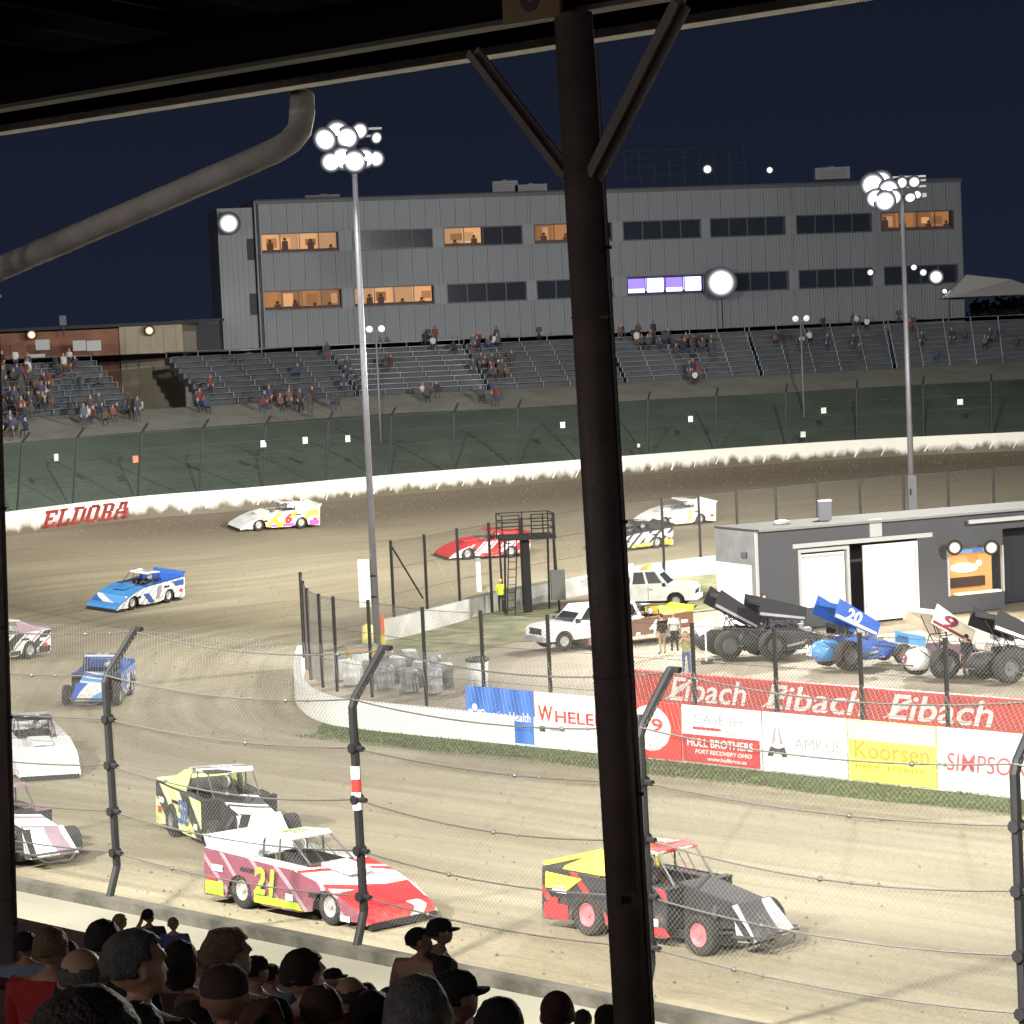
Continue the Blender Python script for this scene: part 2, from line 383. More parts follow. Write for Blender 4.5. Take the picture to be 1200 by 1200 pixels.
iw2 = wall('inner_wall', b2, [(-.15, -.2), (-.15, .95), (.15, .95), (.15, -.2)], [outS[6*11+4+i] for i in range(len(b2))], mat('grey_white_concrete', (.52, .51, .48), .8, var=.2, scale=1), 'low pale grey wall along the back edge of the infield beside the far turn')
# pit wall with red Eibach banner
pw = MB(); A, B = P(20, 69.5), P(62.5, 69.5)
q0, q1 = att(738, 790, 69.5), P(8, 69.5); q0.z = 0
c = (q0+q1)/2; pw.box(Vector((c.x, c.y, .55)), ((q1-q0).length, .25, 1.22), (UD, ND, ZUP))
pwo = pw.build('pit_wall', mat('red_banner', (.55, .045, .035), .55, var=.08, scale=.6)); tag(pwo, 'low red wall with white lettering between the pit lane and the sponsor wall', 'wall')
for x0, x1 in ((782, 878), (894, 1018), (1037, 1168)):
    a = att(x0, 812, 69.37); b = att(x1, 830, 69.37); cc = (a+b)/2; cc.z = .60
    text_mesh('Eibach', whiteban, cc, -UD, ZUP, (b-a).dot(-UD)*.94, .86, shear=.25, bold=.012, parent=pwo)
    g = MB(); e = cc + UD*((a-b).dot(UD)*.46)
    g.slab([e-ND*.012+ZUP*-.42+UD*.3, e-ND*.012+ZUP*-.28-UD*.2, e-ND*.012+ZUP*.12-UD*.45, e-ND*.012+ZUP*.30-UD*.9, e-ND*.012+ZUP*.22-UD*.95, e-ND*.012+ZUP*.02-UD*.4], .006)
    g.build('swoosh', whiteban, pwo)
# ------------------------------------------------------------------ banners on the inside wall
BT = 59.80
bx = [(548, 628), (628, 728), (728, 800), (800, 894), (894, 994), (994, 1098), (1098, 1204), (1204, 1310)]
bluem = stripes_material('blue_banner', (.03, .13, .50), (.07, .22, .66), .35, (0, 0, .6))
yel = mat('yellow_banner', (.80, .74, .10), .5, var=.05, scale=1); yel2 = mat('pale_yellow', (.80, .78, .45), .5)
redb = mat('bright_red_banner', (.66, .05, .04), .5, var=.05, scale=1); dred = mat('dark_red_print', (.42, .04, .04), .5)
lab = ['blue sponsor banner with white flower emblem and Premier Health lettering', 'white sponsor banner with red WHELEN lettering', 'red sponsor banner with a white disc, partly behind the pillar',
       'banner with grey CASE IH above a dark red HULL BROTHERS block', 'white banner with grey AMKUS lettering and black A emblem', 'yellow banner with orange Koorsen lettering',
       'white banner with red SIMPSON lettering at the right edge', 'plain white banner beyond the right edge of the sponsor wall']
BAN = []
for k, (x0, x1) in enumerate(bx):
    s0 = S(att(x0, 840, BT)); s1 = S(att(x1, 880, BT)); sm = (s0+s1)/2; wd = (s0-s1)-.03
    g = MB(); g.box(P(sm, BT-.03+.0, .99), (wd, .05, 1.78), (UD, ND, ZUP))
    o = g.build('banner', [bluem, whiteban, redb, whiteban, whiteban, yel, whiteban, whiteban][k]); tag(o, lab[k], 'banner', 'sponsor banners on the infield wall'); BAN.append((o, sm, wd))
def bt(k, txt, m, fx, z, wf, h_, shear=0, bold=0, th=.0):
    o, sm, wd = BAN[k]; return text_mesh(txt, m, P(sm-(fx-.5)*wd, BT-.062, z), -UD, ZUP, wf*wd, h_, th=.003, shear=shear, bold=bold, parent=o)
def quadp(k, m, fx0, fx1, z0, z1, name='print_block', off=.060):
    o, sm, wd = BAN[k]; g = MB(); a = sm-(fx0-.5)*wd; b = sm-(fx1-.5)*wd
    g.box(P((a+b)/2, BT-off, (z0+z1)/2), (abs(a-b), .004, z1-z0), (UD, ND, ZUP)); return g.build(name, m, o)
def disc(k, m, fx, z, rx, rz, off=.060, name='emblem', n=28):
    o, sm, wd = BAN[k]; g = MB(); c = P(sm-(fx-.5)*wd, BT-off, z); vs = [c + UD*(rx*math.cos(2*math.pi*j/n)) + ZUP*(rz*math.sin(2*math.pi*j/n)) for j in range(n)]
    g.slab(vs, .003); return g.build(name, m, o)
bt(0, 'Premier Health', whiteban, .60, .98, .74, .30, bold=.012)
for dx, dz in ((0, .19), (0, -.19), (.07, 0), (-.07, 0)): disc(0, whiteban, .13+dx, .98+dz, .13, .13)
disc(0, bluem, .13, .98, .07, .07, off=.064)
bt(1, 'W', redm, .13, 1.18, .18, .52, bold=.02); bt(1, 'HELEN', redm, .56, 1.12, .62, .38, bold=.012); quadp(1, darkp, .05, .12, .58, .76); quadp(1, greyp, .18, .36, .64, .70)
quadp(2, redb, .02, .03, .2, .3); disc(2, whiteban, .50, 1.05, .85, .72); quadp(2, darkp, .18, .38, .95, 1.45, off=.064); bt(2, '9', redb, .62, 1.15, .2, .42, bold=.02); bt(2, 'Racing', redm, .62, .48, .3, .16, shear=.2)
bt(3, 'CASE IH', greyp, .46, 1.48, .62, .30, bold=.0); quadp(3, redm, .14, .50, 1.14, 1.23); bt(3, 'farm', greyp, .66, 1.12, .2, .14)
quadp(3, dred, .0, .985, .11, .98); bt(3, 'HULL BROTHERS', whiteban, .48, .74, .84, .26, bold=.01); bt(3, 'FORT RECOVERY OHIO', whiteban, .52, .46, .72, .13, shear=.2, bold=.01); bt(3, 'www.hullbros.us', whiteban, .56, .26, .5, .12, bold=.01)
bt(4, 'AMKUS', greyp, .66, 1.00, .56, .36); quadp(4, greyp, .40, .92, .62, .635)
o, sm, wd = BAN[4]
def tri(k, m, pts, name='emblem'):
    o, sm, wd = BAN[k]; g = MB(); g.slab([P(sm-(fx-.5)*wd, BT-.06, z) for fx, z in pts], .003); return g.build(name, m, o)
tri(4, darkp, [(.05, .55), (.12, .55), (.15, .80), (.09, .86)]); tri(4, darkp, [(.30, .55), (.23, .55), (.20, .80), (.26, .86)]); tri(4, greyp, [(.10, .95), (.14, .92), (.17, 1.45), (.15, 1.45)]); tri(4, greyp, [(.25, .95), (.21, .92), (.18, 1.45), (.20, 1.45)]); tri(4, darkp, [(.10, .68), (.25, .68), (.24, .80), (.11, .80)])
quadp(5, yel2, .0, 1.0, 1.30, 1.86); bt(5, 'Koorsen', mat('orange_print', (.62, .30, .03), .5), .50, 1.02, .86, .52, bold=.01); quadp(5, greyp, .04, .96, .655, .675); bt(5, 'FIRE & SECURITY', mat('olive_print', (.28, .26, .03), .5), .48, .52, .80, .15, bold=.01)
bt(6, 'SIMPSON', mat('simpson_red', (.55, .08, .10), .5), .56, .92, .92, .52, shear=.15, bold=.006); quadp(6, greyp, .06, .94, .48, .495); quadp(6, darkp, .0, .03, .80, .86)
# ELDORA on the turn wall
class WP: pass
def wall_pt(px, up_):     # point on the face of the turn wall under picture column px
    best = None; d = None
    for i in range(len(bsec)-1):
        a, b = bsec[i], bsec[i+1]
        def colx(q):
            r = q-CAM; return 600+F*r.dot(CR)/r.dot(CF)
        pa = colx(a+ZUP*1.2); pb = colx(b+ZUP*1.2)
        if min(pa, pb) <= px <= max(pa, pb) and abs(pb-pa) > 1e-6:
            t = (px-pa)/(pb-pa); best = a.lerp(b, t); d = (b-a).normalized()
    return best, d
pa, d1 = wall_pt(50, 0); pb, d2 = wall_pt(151, 0)
xd = (pb-pa).normalized(); wl = (pb-pa).length; nrm = xd.cross(ZUP)
if nrm.y > 0: pass
STR = {'E': [(0, 0, .9, .18), (0, .82, .9, 1), (.12, 0, .38, 1), (.38, .42, .68, .6), (.72, .0, .9, .32), (.72, .68, .9, 1)],
       'L': [(0, 0, .9, .18), (0, .86, .55, 1), (.12, 0, .38, 1), (.7, 0, .9, .4)],
       'D': [(0, 0, .7, .16), (0, .84, .7, 1), (.1, 0, .36, 1), (.66, .12, .92, .88)],
       'O': [(.05, .1, .32, .9), (.6, .1, .87, .9), (.2, 0, .74, .17), (.2, .83, .74, 1)],
       'R': [(.12, 0, .38, 1), (0, 0, .5, .14), (0, .86, .7, 1), (.6, .5, .86, .92), (.3, .42, .75, .56), (.55, 0, .82, .45), (.55, 0, .95, .14)],
       'A': [(.05, 0, .28, .62), (.62, 0, .9, .62), (.18, .55, .42, 1), (.5, .55, .74, 1), (.25, .84, .7, 1), (.2, .3, .7, .46), (0, 0, .36, .13), (.55, 0, 1, .13)]}
g = MB()
for k, ch in enumerate('ELDORA'):
    for x0, y0, x1, y1 in STR[ch]:
        fx0 = (k+x0)/6; fx1 = (k+x1)/6
        def wp(fx, y):
            i = (fx + .075*(y-.5)); px = 50+101*i; q, dd = wall_pt(px, 0); nn = dd.cross(ZUP); nn = nn if nn.dot(CAM-q) > 0 else -nn
            return q + ZUP*(.16+1.02*y) + nn*(.012)
        g.slab([wp(fx0, y0), wp(fx1, y0), wp(fx1, y1), wp(fx0, y1)], .004)
g.build('lettering', mat('faded_dark_red_paint', (.26, .03, .03), .6, var=.35, scale=2), bw)
# short white scuffs and panel joints on the wall
# ------------------------------------------------------------------ bank, walk, stands behind the turn
bankpx = [(-150, 534), (0, 520), (150, 507), (300, 496), (450, 485), (600, 478), (750, 469), (900, 461), (1050, 452), (1200, 444), (1450, 430)]
bank = [Vector((-64, 118, 8.3)), Vector((-56, 134, 8.4))] + [atz(x, y, 8.5) for x, y in bankpx]
keysW = [outp[9], outp[10], outp[11]] + outp[12:]
keysW[2] = outp[11]; 
bankS = crom(bank, 6); wS = crom([q + ZUP*.9 for q in keysW], 6)
C_ = Vector((25, 105, 0))
def outd(p): return Vector((p.x-C_.x, p.y-C_.y, 0)).normalized()
def loft(name, A, B, m, n=1, bulge=0):
    g = MB(); vs = []
    for a, b in zip(A, B):
        for k in range(n+1): p = a.lerp(b, k/n); p.z += bulge*math.sin(math.pi*k/n); vs.append(p)
    g.add(vs, [(i*(n+1)+j, (i+1)*(n+1)+j, (i+1)*(n+1)+j+1, i*(n+1)+j+1) for i in range(len(A)-1) for j in range(n)])
    return g.build(name, m)
wS2 = [q + outd(q)*.34 for q in wS]
struct(loft('grass_bank', wS2, bankS, mat('dark_bank_grass', (.085, .112, .085), .95, var=.18, scale=.25, bump=.3, bscale=4), 6, .3))
walkS = [q + outd(q)*6.5 + ZUP*1.3 for q in bankS]
struct(loft('concourse', bankS, walkS, mat('concourse_concrete', (.27, .265, .22), .9, var=.15, scale=.4), 1))
def rowpt(i, row): 
    q = bankS[i]; return q + outd(q)*(6.5+.85*row) + ZUP*(1.3+.40*row)
NR = 10
back = [q + outd(q)*(6.5+.85*NR+.1) + ZUP*(1.3+.4*NR) for q in bankS]
hillf = [q + outd(q)*60 + ZUP*(-.5) for q in back]
struct(loft('hill', back, hillf, mat('dark_hill_grass', (.03, .035, .025), .95, var=.3, scale=.2), 2))
treadm = mat('stand_concrete', (.065, .07, .08), .9, var=.2, scale=.5); benchm = mat('weathered_aluminium_bench', (.15, .16, .18), .5, .2, var=.35, scale=.8)
def colx(q):
    r = q-CAM; return 600+F*r.dot(CR)/r.dot(CF), 600-F*r.dot(CU)/r.dot(CF)
secs = [(-260, -110), (-105, 58), (63, 216), (292, 452), (457, 600), (605, 752), (757, 905), (910, 1055), (1060, 1210), (1215, 1380)]
fine = crom(bank, 24)
xs_ = [colx(q)[0] for q in fine]
stand_tris = ([], [])
SL = ['stand of grey bench rows at the far left edge behind the turn', 'stand of bench rows below the orange lamp at the left', 'stand of bench rows in front of the lamp lit wall at the left', 'stand of bench rows below the left end of the white building',
      'stand of bench rows left of the steel pillar under the building', 'stand of bench rows directly behind the steel pillar', 'stand of bench rows right of the steel pillar, thick with spectators on top', 'stand of bench rows below the dark windows at the right of the building',
      'stand of bench rows behind the right light pole', 'stand of bench rows beyond the right edge of the building']
STANDS = []
for k, (x0, x1) in enumerate(secs):
    idx = [i for i, x in enumerate(xs_) if x0 <= x <= x1]
    if len(idx) < 2: continue
    def ip(px):
        for i in range(len(fine)-1):
            if xs_[i] <= px <= xs_[i+1]: return fine[i].lerp(fine[i+1], (px-xs_[i])/(xs_[i+1]-xs_[i]))
        return fine[idx[0]] if px < xs_[idx[0]] else fine[idx[-1]]
    n_ = 5; ln = [ip(x0+(x1-x0)*j/n_) for j in range(n_+1)]
    t = thing('grandstand', SL[k], 'grandstand', ln[n_//2].copy(), group='bench stands behind the far turn'); org = ln[n_//2]
    for row in range(NR):
        g = MB(); pth = [q + outd(q)*(6.5+.85*row) + ZUP*(1.3+.40*row) for q in ln]; sd = [outd(q) for q in ln]
        g.sweep([p-org for p in pth], [(0, -.6), (0, 0.0), (.85, 0.0), (.85, -.6)], sd); g.build('tread', treadm, t)
        g = MB(); g.sweep([p-org for p in pth], [(.40, .40), (.40, .46), (.70, .46), (.70, .40)], sd)
        for a, b_ in zip(pth, sd):
            g.box(a-org+b_*.55+ZUP*.2, (.06, .06, .4), (Vector((-b_.y, b_.x, 0)), b_, ZUP))
        g.build('bench', benchm, t)
        for a, b_, c1, c2 in zip(pth[:-1], pth[1:], sd[:-1], sd[1:]):
            o = len(stand_tris[0]); stand_tris[0].extend([a, b_, b_+c2*.85, a+c1*.85, a-ZUP*.4, b_-ZUP*.4]); stand_tris[1].extend([[o, o+1, o+2, o+3], [o, o+1, o+5, o+4]])
    STANDS.append(t)
# concourse also carries people
for a, b_, c1, d1_ in zip(bankS[:-1], bankS[1:], walkS[1:], walkS[:-1]):
    o = len(stand_tris[0]); stand_tris[0].extend([a, b_, c1, d1_]); stand_tris[1].append([o, o+1, o+2, o+3])
stand_bvh = BVHTree.FromPolygons(*stand_tris)
# ------------------------------------------------------------------ far catch fence
farx = [-120, -47, 23, 88, 164, 236, 310, 384, 458, 532, 607, 683, 760, 840, 922, 1005, 1083, 1163, 1245]
fmat = mat('fence_post_dark', (.03, .03, .032), .6)
cf = thing('catch_fence', 'tall leaning catch fence with bent post tops on the white wall of the far turn', 'fence', (0, 0, 0))
tops = []; base_ = []
for px in farx:
    r_ = wall_pt(px, 0)
    if r_[0] is None: continue
    q = r_[0]; o_ = outd(q); b0 = q + ZUP*1.4 + o_*.2; p1 = b0 - o_*.75 + ZUP*3.9; p2 = p1 - o_*.75 + ZUP*.6
    g = MB(); g.tube([b0, p1, p2], .075, 6); g.build('post', fmat, cf); tops.append((b0, p1, p2))
dcab = mat('dark_cable', (.04, .045, .04), .8)
for fr in (.25, .5, .75, 1.0):
    g = MB()
    for (a0, a1, a2), (c0, c1, c2) in zip(tops[:-1], tops[1:]): g.cyl(a0.lerp(a1, fr), c0.lerp(c1, fr), .014, 4, cap=False)
    g.build('cable', dcab, cf)
g = MB()
for (a0, a1, a2), (c0, c1, c2) in zip(tops[:-1], tops[1:]): g.cyl(a2, c2, .014, 4, cap=False)
g.build('cable', dcab, cf)
g = MB(); wr = .006
for (a0, a1, a2), (c0, c1, c2) in zip(tops[:-1], tops[1:]):
    L_ = (c0-a0).length; n_ = int(L_/.2); hh = 4.0
    for k in range(n_):
        for sg in (1, -1):
            f0 = k/n_; f1 = f0 + sg*hh/L_
            if f1 > 1: e = (1-f0)/(f1-f0); f1 = 1
            elif f1 < 0: e = (0-f0)/(f1-f0); f1 = 0
            else: e = 1
            g.cyl(a0.lerp(c0, f0), a0.lerp(c0, f1).lerp(a1.lerp(c1, f1), e), wr, 3, cap=False)
mesh_o = g.build('wire_mesh', mat('dark_wire', (.05, .055, .05), .6), cf); mesh_o['kind'] = 'stuff'
# small white number boards hung on the fence
for px, py, cm, lb in ((65, 536, (.5, .5, .48), 'dim'), (158, 538, (.65, .2, .12), 'red edged'), (308, 520, (.8, .8, .78), 'bright'), (357, 516, (.7, .7, .68), 'pale'), (407, 514, (.8, .8, .78), 'bright'), (659, 498, (.9, .9, .85), 'bright'), (809, 491, (.9, .9, .85), 'bright'), (965, 481, (.9, .9, .85), 'bright'), (1125, 471, (.9, .9, .85), 'bright'), (748, 522, (.7, .7, .66), 'tiny low'), (941, 509, (.8, .8, .76), 'low')):
    q, dd = wall_pt(px, 0); o_ = outd(q)
    # where the picture ray meets the leaning mesh
    base = q + ZUP*1.4 + o_*.2; pn = (Vector(dd)).cross(-o_*.75+ZUP*3.9).normalized(); ry = ray(px, py); tt = (base-CAM).dot(pn)/ry.dot(pn); c = CAM+ry*tt - o_*.06
    g = MB(); sz = .42 if 'tiny' not in lb else .25
    xx = Vector((dd.x, dd.y, 0)).normalized(); g.box((0, 0, 0), (sz, .03, sz), (xx, o_, ZUP))
    t = thing('number_board', '%s fence board, %s' % (lb, {65: 'second bay from the left edge', 158: 'above the end of the painted name', 308: 'first of the three in a row behind the white race car', 357: 'middle of the three in a row left of the light pole', 407: 'nearest the left light pole', 659: 'just left of the steel pillar', 809: 'above the two far cars', 965: 'between the pillar and right light pole', 1125: 'right of the right light pole', 748: 'just right of the pillar near the wall top', 941: 'low on the wall at the foot of a thin pole'}[px]), 'sign', c, group='boards on the far fence')
    mm = mat('board_%d' % int(cm[1]*100), cm, .4, emit=cm, estr=0)
    o = g.build('panel', mm, t); g = MB(); g.box((0, 0, 0), (sz+.06, .02, sz+.06), (xx, o_, ZUP)); e = g.build('frame', blackm, t); e.location = o_*.03
# ------------------------------------------------------------------ suite building
BL = atY(299, 237, 216); BR_ = atY(1124, 208.5, 230); ZT = 26.2
bx_ = Vector((BR_.x-BL.x, BR_.y-BL.y, 0)); BLEN = bx_.length; bx_.normalize(); by_ = Vector((-bx_.y, bx_.x, 0))
bld = thing('suite_building', 'long three storey grey metal clad suite building with two rows of ribbon windows', 'building', (BL.x, BL.y, 0), math.atan2(bx_.y, bx_.x))
clad = mat('grey_metal_cladding', (.145, .155, .175), .55, .1, var=.06, scale=.3); clad2 = mat('grey_metal_pier', (.16, .17, .19), .55, .1)
wdark = mat('dark_interior', (.02, .022, .028), .7); framem = mat('window_frame', (.05, .052, .058), .5)
Z0 = 11.5; W1 = (16.95, 18.65); W2 = (21.75, 23.45)
g = MB(); g.box((BLEN/2, 8.2, (Z0+ZT-.35)/2), (BLEN-.3, 13, ZT-.35-Z0)); g.build('core_wall', wdark, bld)
g = MB(); g.box((BLEN/2, 7.0, ZT+.02), (BLEN+.3, 14.6, .12)); g.build('roof', mat('roof_membrane', (.05, .05, .055), .9), bld)
g = MB(); g.box((BLEN/2, -.06, ZT-.14), (BLEN+.34, .22, .28)); g.build('parapet', mat('parapet_trim', (.06, .065, .075), .6), bld)
g = MB(); g.box((-.02, 7, (Z0+ZT)/2), (.2, 14, ZT-Z0)); g.build('side_wall', clad, bld)
g = MB(); g.box((BLEN+.02, 7, (Z0+ZT)/2), (.2, 14, ZT-Z0)); g.build('side_wall', clad, bld)
NP = 48; pwd = BLEN/NP
def panel_mesh(h):
    g = MB(); n_ = 5; pts = []
    for k in range(n_):
        x = (k/n_)*pwd*.985; d = pwd*.985/n_; pts += [(x, 0), (x+d*.62, 0), (x+d*.70, -.010), (x+d*.92, -.010)]
    pts.append((pwd*.985, 0)); vs = []
    for x, y in pts: vs += [(x, y, 0), (x, y, h)]
    g.add(vs, [(2*i, 2*i+2, 2*i+3, 2*i+1) for i in range(len(pts)-1)])
    return g.mesh('wall_panel', clad)
bands = [(Z0, W1[0]), (W1[1], W2[0]), (W2[1], ZT-.28)]
for z0, z1 in bands:
    pm = panel_mesh(z1-z0-.01)
    for k in range(NP): inst('wall_panel', pm, bld, (k*pwd, 0, z0))
pitch = BLEN/8.0
winpx = {0: [(307, 402), (415, 510), (524, 618), (629, 720), (735, 826), (835, 925), (936, 1023), (1036, 1123)], 1: [(305, 398), (413, 508), (520, 613), (626, 718), (730, 822), (832, 921), (933, 1022), (1032, 1118)]}
def bux(px, z):   # picture column to metres along the facade
    yy = 300
    for _ in range(4):
        d = ray(px, yy); tt = (Vector((BL.x, BL.y, 0))-CAM).dot(by_)/d.dot(by_); q = CAM+d*tt
        yy += (q.z-z)*F/q.y
    return (q-Vector((BL.x, BL.y, 0))).dot(bx_)
glass = mat('tinted_window_glass', (.02, .024, .035), .12, 0, coat=.3)
lit = [mat('warm_lit_room_%d' % i, (.3, .15, .06), .8, emit=c, estr=s) for i, (c, s) in enumerate([((1, .40, .14), .20), ((1, .52, .24), .55), ((.6, .22, .11), .11), ((1, .58, .32), .30)])]  # room walls, patches and figures glow in place of indoor light
purple = mat('violet_screen', (.1, .05, .4), .5, emit=(.28, .2, 1), estr=1.4); purplel = mat('bright_screen', (.3, .2, .8), .5, emit=(.62, .55, 1), estr=2.6)
silh = mat('silhouette_clothes', (.06, .035, .03), .8, emit=(.3, .12, .06), estr=.06); skinl = mat('indoor_wall_picture', (.25, .16, .09), .8)
litset = {(1, 0): 'w', (1, 2): 'p', (1, 3): 'w', (1, 7): 'h', (0, 0): 'w', (0, 1): 'w', (0, 4): 'v', (0, 3): 'vs'}
for rw in (0, 1):
    z0, z1 = (W1, W2)[rw]; prev = 0.0
    for k, (x0, x1) in enumerate(winpx[rw]):
        a = bux(x0, z0); b = bux(x1, z0); 
        g = MB(); g.box(((prev+a)/2, 0.02, (z0+z1)/2), (a-prev, .16, z1-z0)); g.build('pier', clad2, bld); prev = b
        g = MB(); fw = .10
        g.box(((a+b)/2, .02, z0+fw/2), (b-a, .2, fw)); g.box(((a+b)/2, .02, z1-fw/2), (b-a, .2, fw)); g.box((a+fw/2, .02, (z0+z1)/2), (fw, .2, z1-z0-2*fw)); g.box((b-fw/2, .02, (z0+z1)/2), (fw, .2, z1-z0-2*fw))
        wn = g.build('window', framem, bld); n_ = 4
        mode = litset.get((rw, k), '')
        for j in range(n_):
            xa = a+fw+(b-a-2*fw)*j/n_; xb = a+fw+(b-a-2*fw)*(j+1)/n_
            if j: g = MB(); g.box((xa, .05, (z0+z1)/2), (.06, .1, z1-z0-2*fw)); g.build('mullion', framem, wn)
            g = MB(); y_ = .12
            litp = mode == 'w' or (mode == 'p' and j in (0, 1)) or (mode == 'h' and j != 1 or mode == 'h')
            if mode in ('v',) or (mode == 'vs' and j == 3):
                g.box(((xa+xb)/2, .5, (z0+z1)/2+.1), (xb-xa-.1, .05, 1.1)); g.build('screen', purplel if j in (1, 3) else purple, wn)
                g = MB(); g.box(((xa+xb)/2, .44, z0+.45), (xb-xa-.2, .04, .35)); g.build('screen_picture', purplel, wn)
            elif litp:
                m_ = lit[(k*3+j*2+rw) % 4]; g.box(((xa+xb)/2, .9, (z0+z1)/2), (xb-xa, .04, z1-z0)); g.build('room_wall', m_, wn)
                g = MB(); cx = xa + (xb-xa)*rnd.uniform(.25, .75)
                g.box((cx, .8, z0+.9), (rnd.uniform(.4, 1.0), .05, rnd.uniform(.5, 1.1))); g.build('room_glow_patch', lit[(k+j) % 4], wn)  # brighter glowing patch painted in as room light
                g = MB(); cx = xa + (xb-xa)*rnd.uniform(.2, .8); hh = rnd.uniform(.45, 1.2); rnd.random()
                g.ball((cx, .6, z0+hh), .14, 8, 5); g.hexa([(cx-.28, .5, z0), (cx+.28, .5, z0), (cx+.28, .7, z0), (cx-.28, .7, z0)], [(cx-.22, .52, z0+hh-.16), (cx+.24, .52, z0+hh-.14), (cx+.24, .68, z0+hh-.14), (cx-.22, .68, z0+hh-.16)])
                g.build('figure_silhouette', silh, wn)
                g = MB(); g.box(((xa+xb)/2, .4, z0+.2), (xb-xa, .1, .24)); g.build('counter', silh, wn)
            if not litp and mode not in ('v',) and not (mode == 'vs' and j == 3):
                g = MB(); g.box(((xa+xb)/2, .12, (z0+z1)/2), (xb-xa-.04, .02, z1-z0-2*fw)); g.build('pane', glass, wn)
    g = MB(); g.box(((prev+BLEN)/2, 0.02, (z0+z1)/2), (BLEN-prev, .16, z1-z0)); g.build('pier', clad2, bld)
for x in [bux((winpx[0][i][1]+winpx[0][i+1][0])/2, 17) for i in range(7)] + [.3, BLEN-.3]:
    g = MB(); g.box((x, -.06, (Z0+ZT-.3)/2), (.12, .1, ZT-.3-Z0)); g.build('seam_strip', clad2, bld)
g = MB(); g.cyl((.12, -.15, Z0), (.12, -.15, ZT-.3), .09, 8); g.build('downpipe', framem, bld)
# stair tower on the left end
TL = atY(254, 242, 216); tx0 = (Vector((TL.x, TL.y, 0))-Vector((BL.x, BL.y, 0))).dot(bx_)
twr = thing('stair_tower', 'narrow grey stair tower with a bright floodlight at the left end of the suite building', 'building', (BL.x, BL.y, 0), math.atan2(bx_.y, bx_.x))
g = MB(); g.box((tx0/2-.12, 4.2, (8.8+ZT-.5)/2), (-tx0-.2, 7, ZT-.5-8.8)); g.build('wall', clad, twr)
for k in range(7):
    g = MB(); g.box((tx0+.25+k*(-tx0-.5)/6, .66, (8.8+ZT-.5)/2), (.08, .08, ZT-.5-8.8)); g.build('cladding_rib', clad2, twr)
g = MB(); g.box((-.5, .66, 22.2), (.6, .1, 1.8)); g.build('window', wdark, twr); g = MB(); g.box((-.5, .66, 17.6), (.6, .1, 1.8)); g.build('window', wdark, twr)
g = MB(); g.box((-1.5, .66, 10.6), (1.3, .1, 2.6)); g.build('door', framem, twr)
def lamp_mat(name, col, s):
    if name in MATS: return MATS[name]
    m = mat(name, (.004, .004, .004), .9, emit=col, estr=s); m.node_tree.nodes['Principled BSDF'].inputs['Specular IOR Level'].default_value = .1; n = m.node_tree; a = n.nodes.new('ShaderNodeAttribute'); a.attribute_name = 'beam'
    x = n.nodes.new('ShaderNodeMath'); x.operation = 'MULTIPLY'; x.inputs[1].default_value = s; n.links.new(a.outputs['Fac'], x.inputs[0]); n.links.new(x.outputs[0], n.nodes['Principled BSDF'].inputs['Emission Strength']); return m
def lens(m, parent, r, h0, h1, c=(0, 0, 0), ax=(0, 0, 1)):      # oversized lamp face, bloom painted as emission fading to the rim
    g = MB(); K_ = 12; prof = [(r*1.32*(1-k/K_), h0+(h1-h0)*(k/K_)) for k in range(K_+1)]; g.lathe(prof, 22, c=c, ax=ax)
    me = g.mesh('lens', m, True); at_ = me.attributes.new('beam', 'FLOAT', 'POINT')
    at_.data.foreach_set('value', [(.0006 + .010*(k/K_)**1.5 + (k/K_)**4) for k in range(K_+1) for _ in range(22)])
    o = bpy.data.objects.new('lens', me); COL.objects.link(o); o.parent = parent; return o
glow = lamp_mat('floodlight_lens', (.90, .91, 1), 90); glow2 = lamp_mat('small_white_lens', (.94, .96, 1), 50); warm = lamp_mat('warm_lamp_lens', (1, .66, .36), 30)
def flood(px, py, Y, r, label, m=glow2, aimdir=None, beam=0, cat='floodlight', col=(1, .98, .95), parent_pole=0):
    p = atY(px, py, Y); t = thing('floodlight', label, cat, p)
    d = (CAM-p).normalized() if aimdir is None else Vector(aimdir).normalized()
    d2 = (d + Vector((0, 0, -.15))).normalized()
    g = MB(); g.lathe([(0, 0), (r*.55, -.0), (r, r*.5)], 14, ax=d2); g.build('housing', blackm, t)
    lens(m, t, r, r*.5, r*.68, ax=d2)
    g = MB(); g.cyl((0, 0, 0), -d*.5 + Vector((0, 0, .15)), .05, 6)
    if parent_pole: g.cyl((0, 0, -r*.2), (0, .0, -parent_pole), .06, 6)
    g.build('bracket', blackm, t)
    if beam:
        l = spot('lamp_beam', p + d2*(r*.8), p + d2*5 + Vector((0, 0, -4)), beam, R(150), .8, col, .2)
    return t
flood(268, 261, 214.5, .75, 'bright white floodlight high on the stair tower at the left end of the suite building', beam=3500)
flood(292, 421, 211.0, .5, 'white lamp low on the stair tower above the stand aisle', beam=1800)
flood(845, 330, 220.5, 1.05, 'largest floodlight in front of the suite building, between its lower windows', glow, beam=0, parent_pole=4.5)
flood(1097, 324, 228, .55, 'mid sized floodlight before the lower windows at the right end of the suite building')
flood(1082, 319, 228.5, .28, 'smaller lamp just left of the mid sized one near the suite building right end')
flood(1071, 313, 228.5, .25, 'smallest lamp beside the right light pole, before the suite building')
flood(1107, 341, 228, .20, 'tiny low lamp under the mid sized one at the right end of the suite building')
flood(1020, 319, 227, .25, 'tiny lamp in the corner of the seventh lower window of the suite building')
flood(829, 198, 233, .36, 'white lamp above the roof of the suite building, left one of two')
flood(902, 199, 233, .26, 'dimmer white lamp above the suite building roof, right one of two')
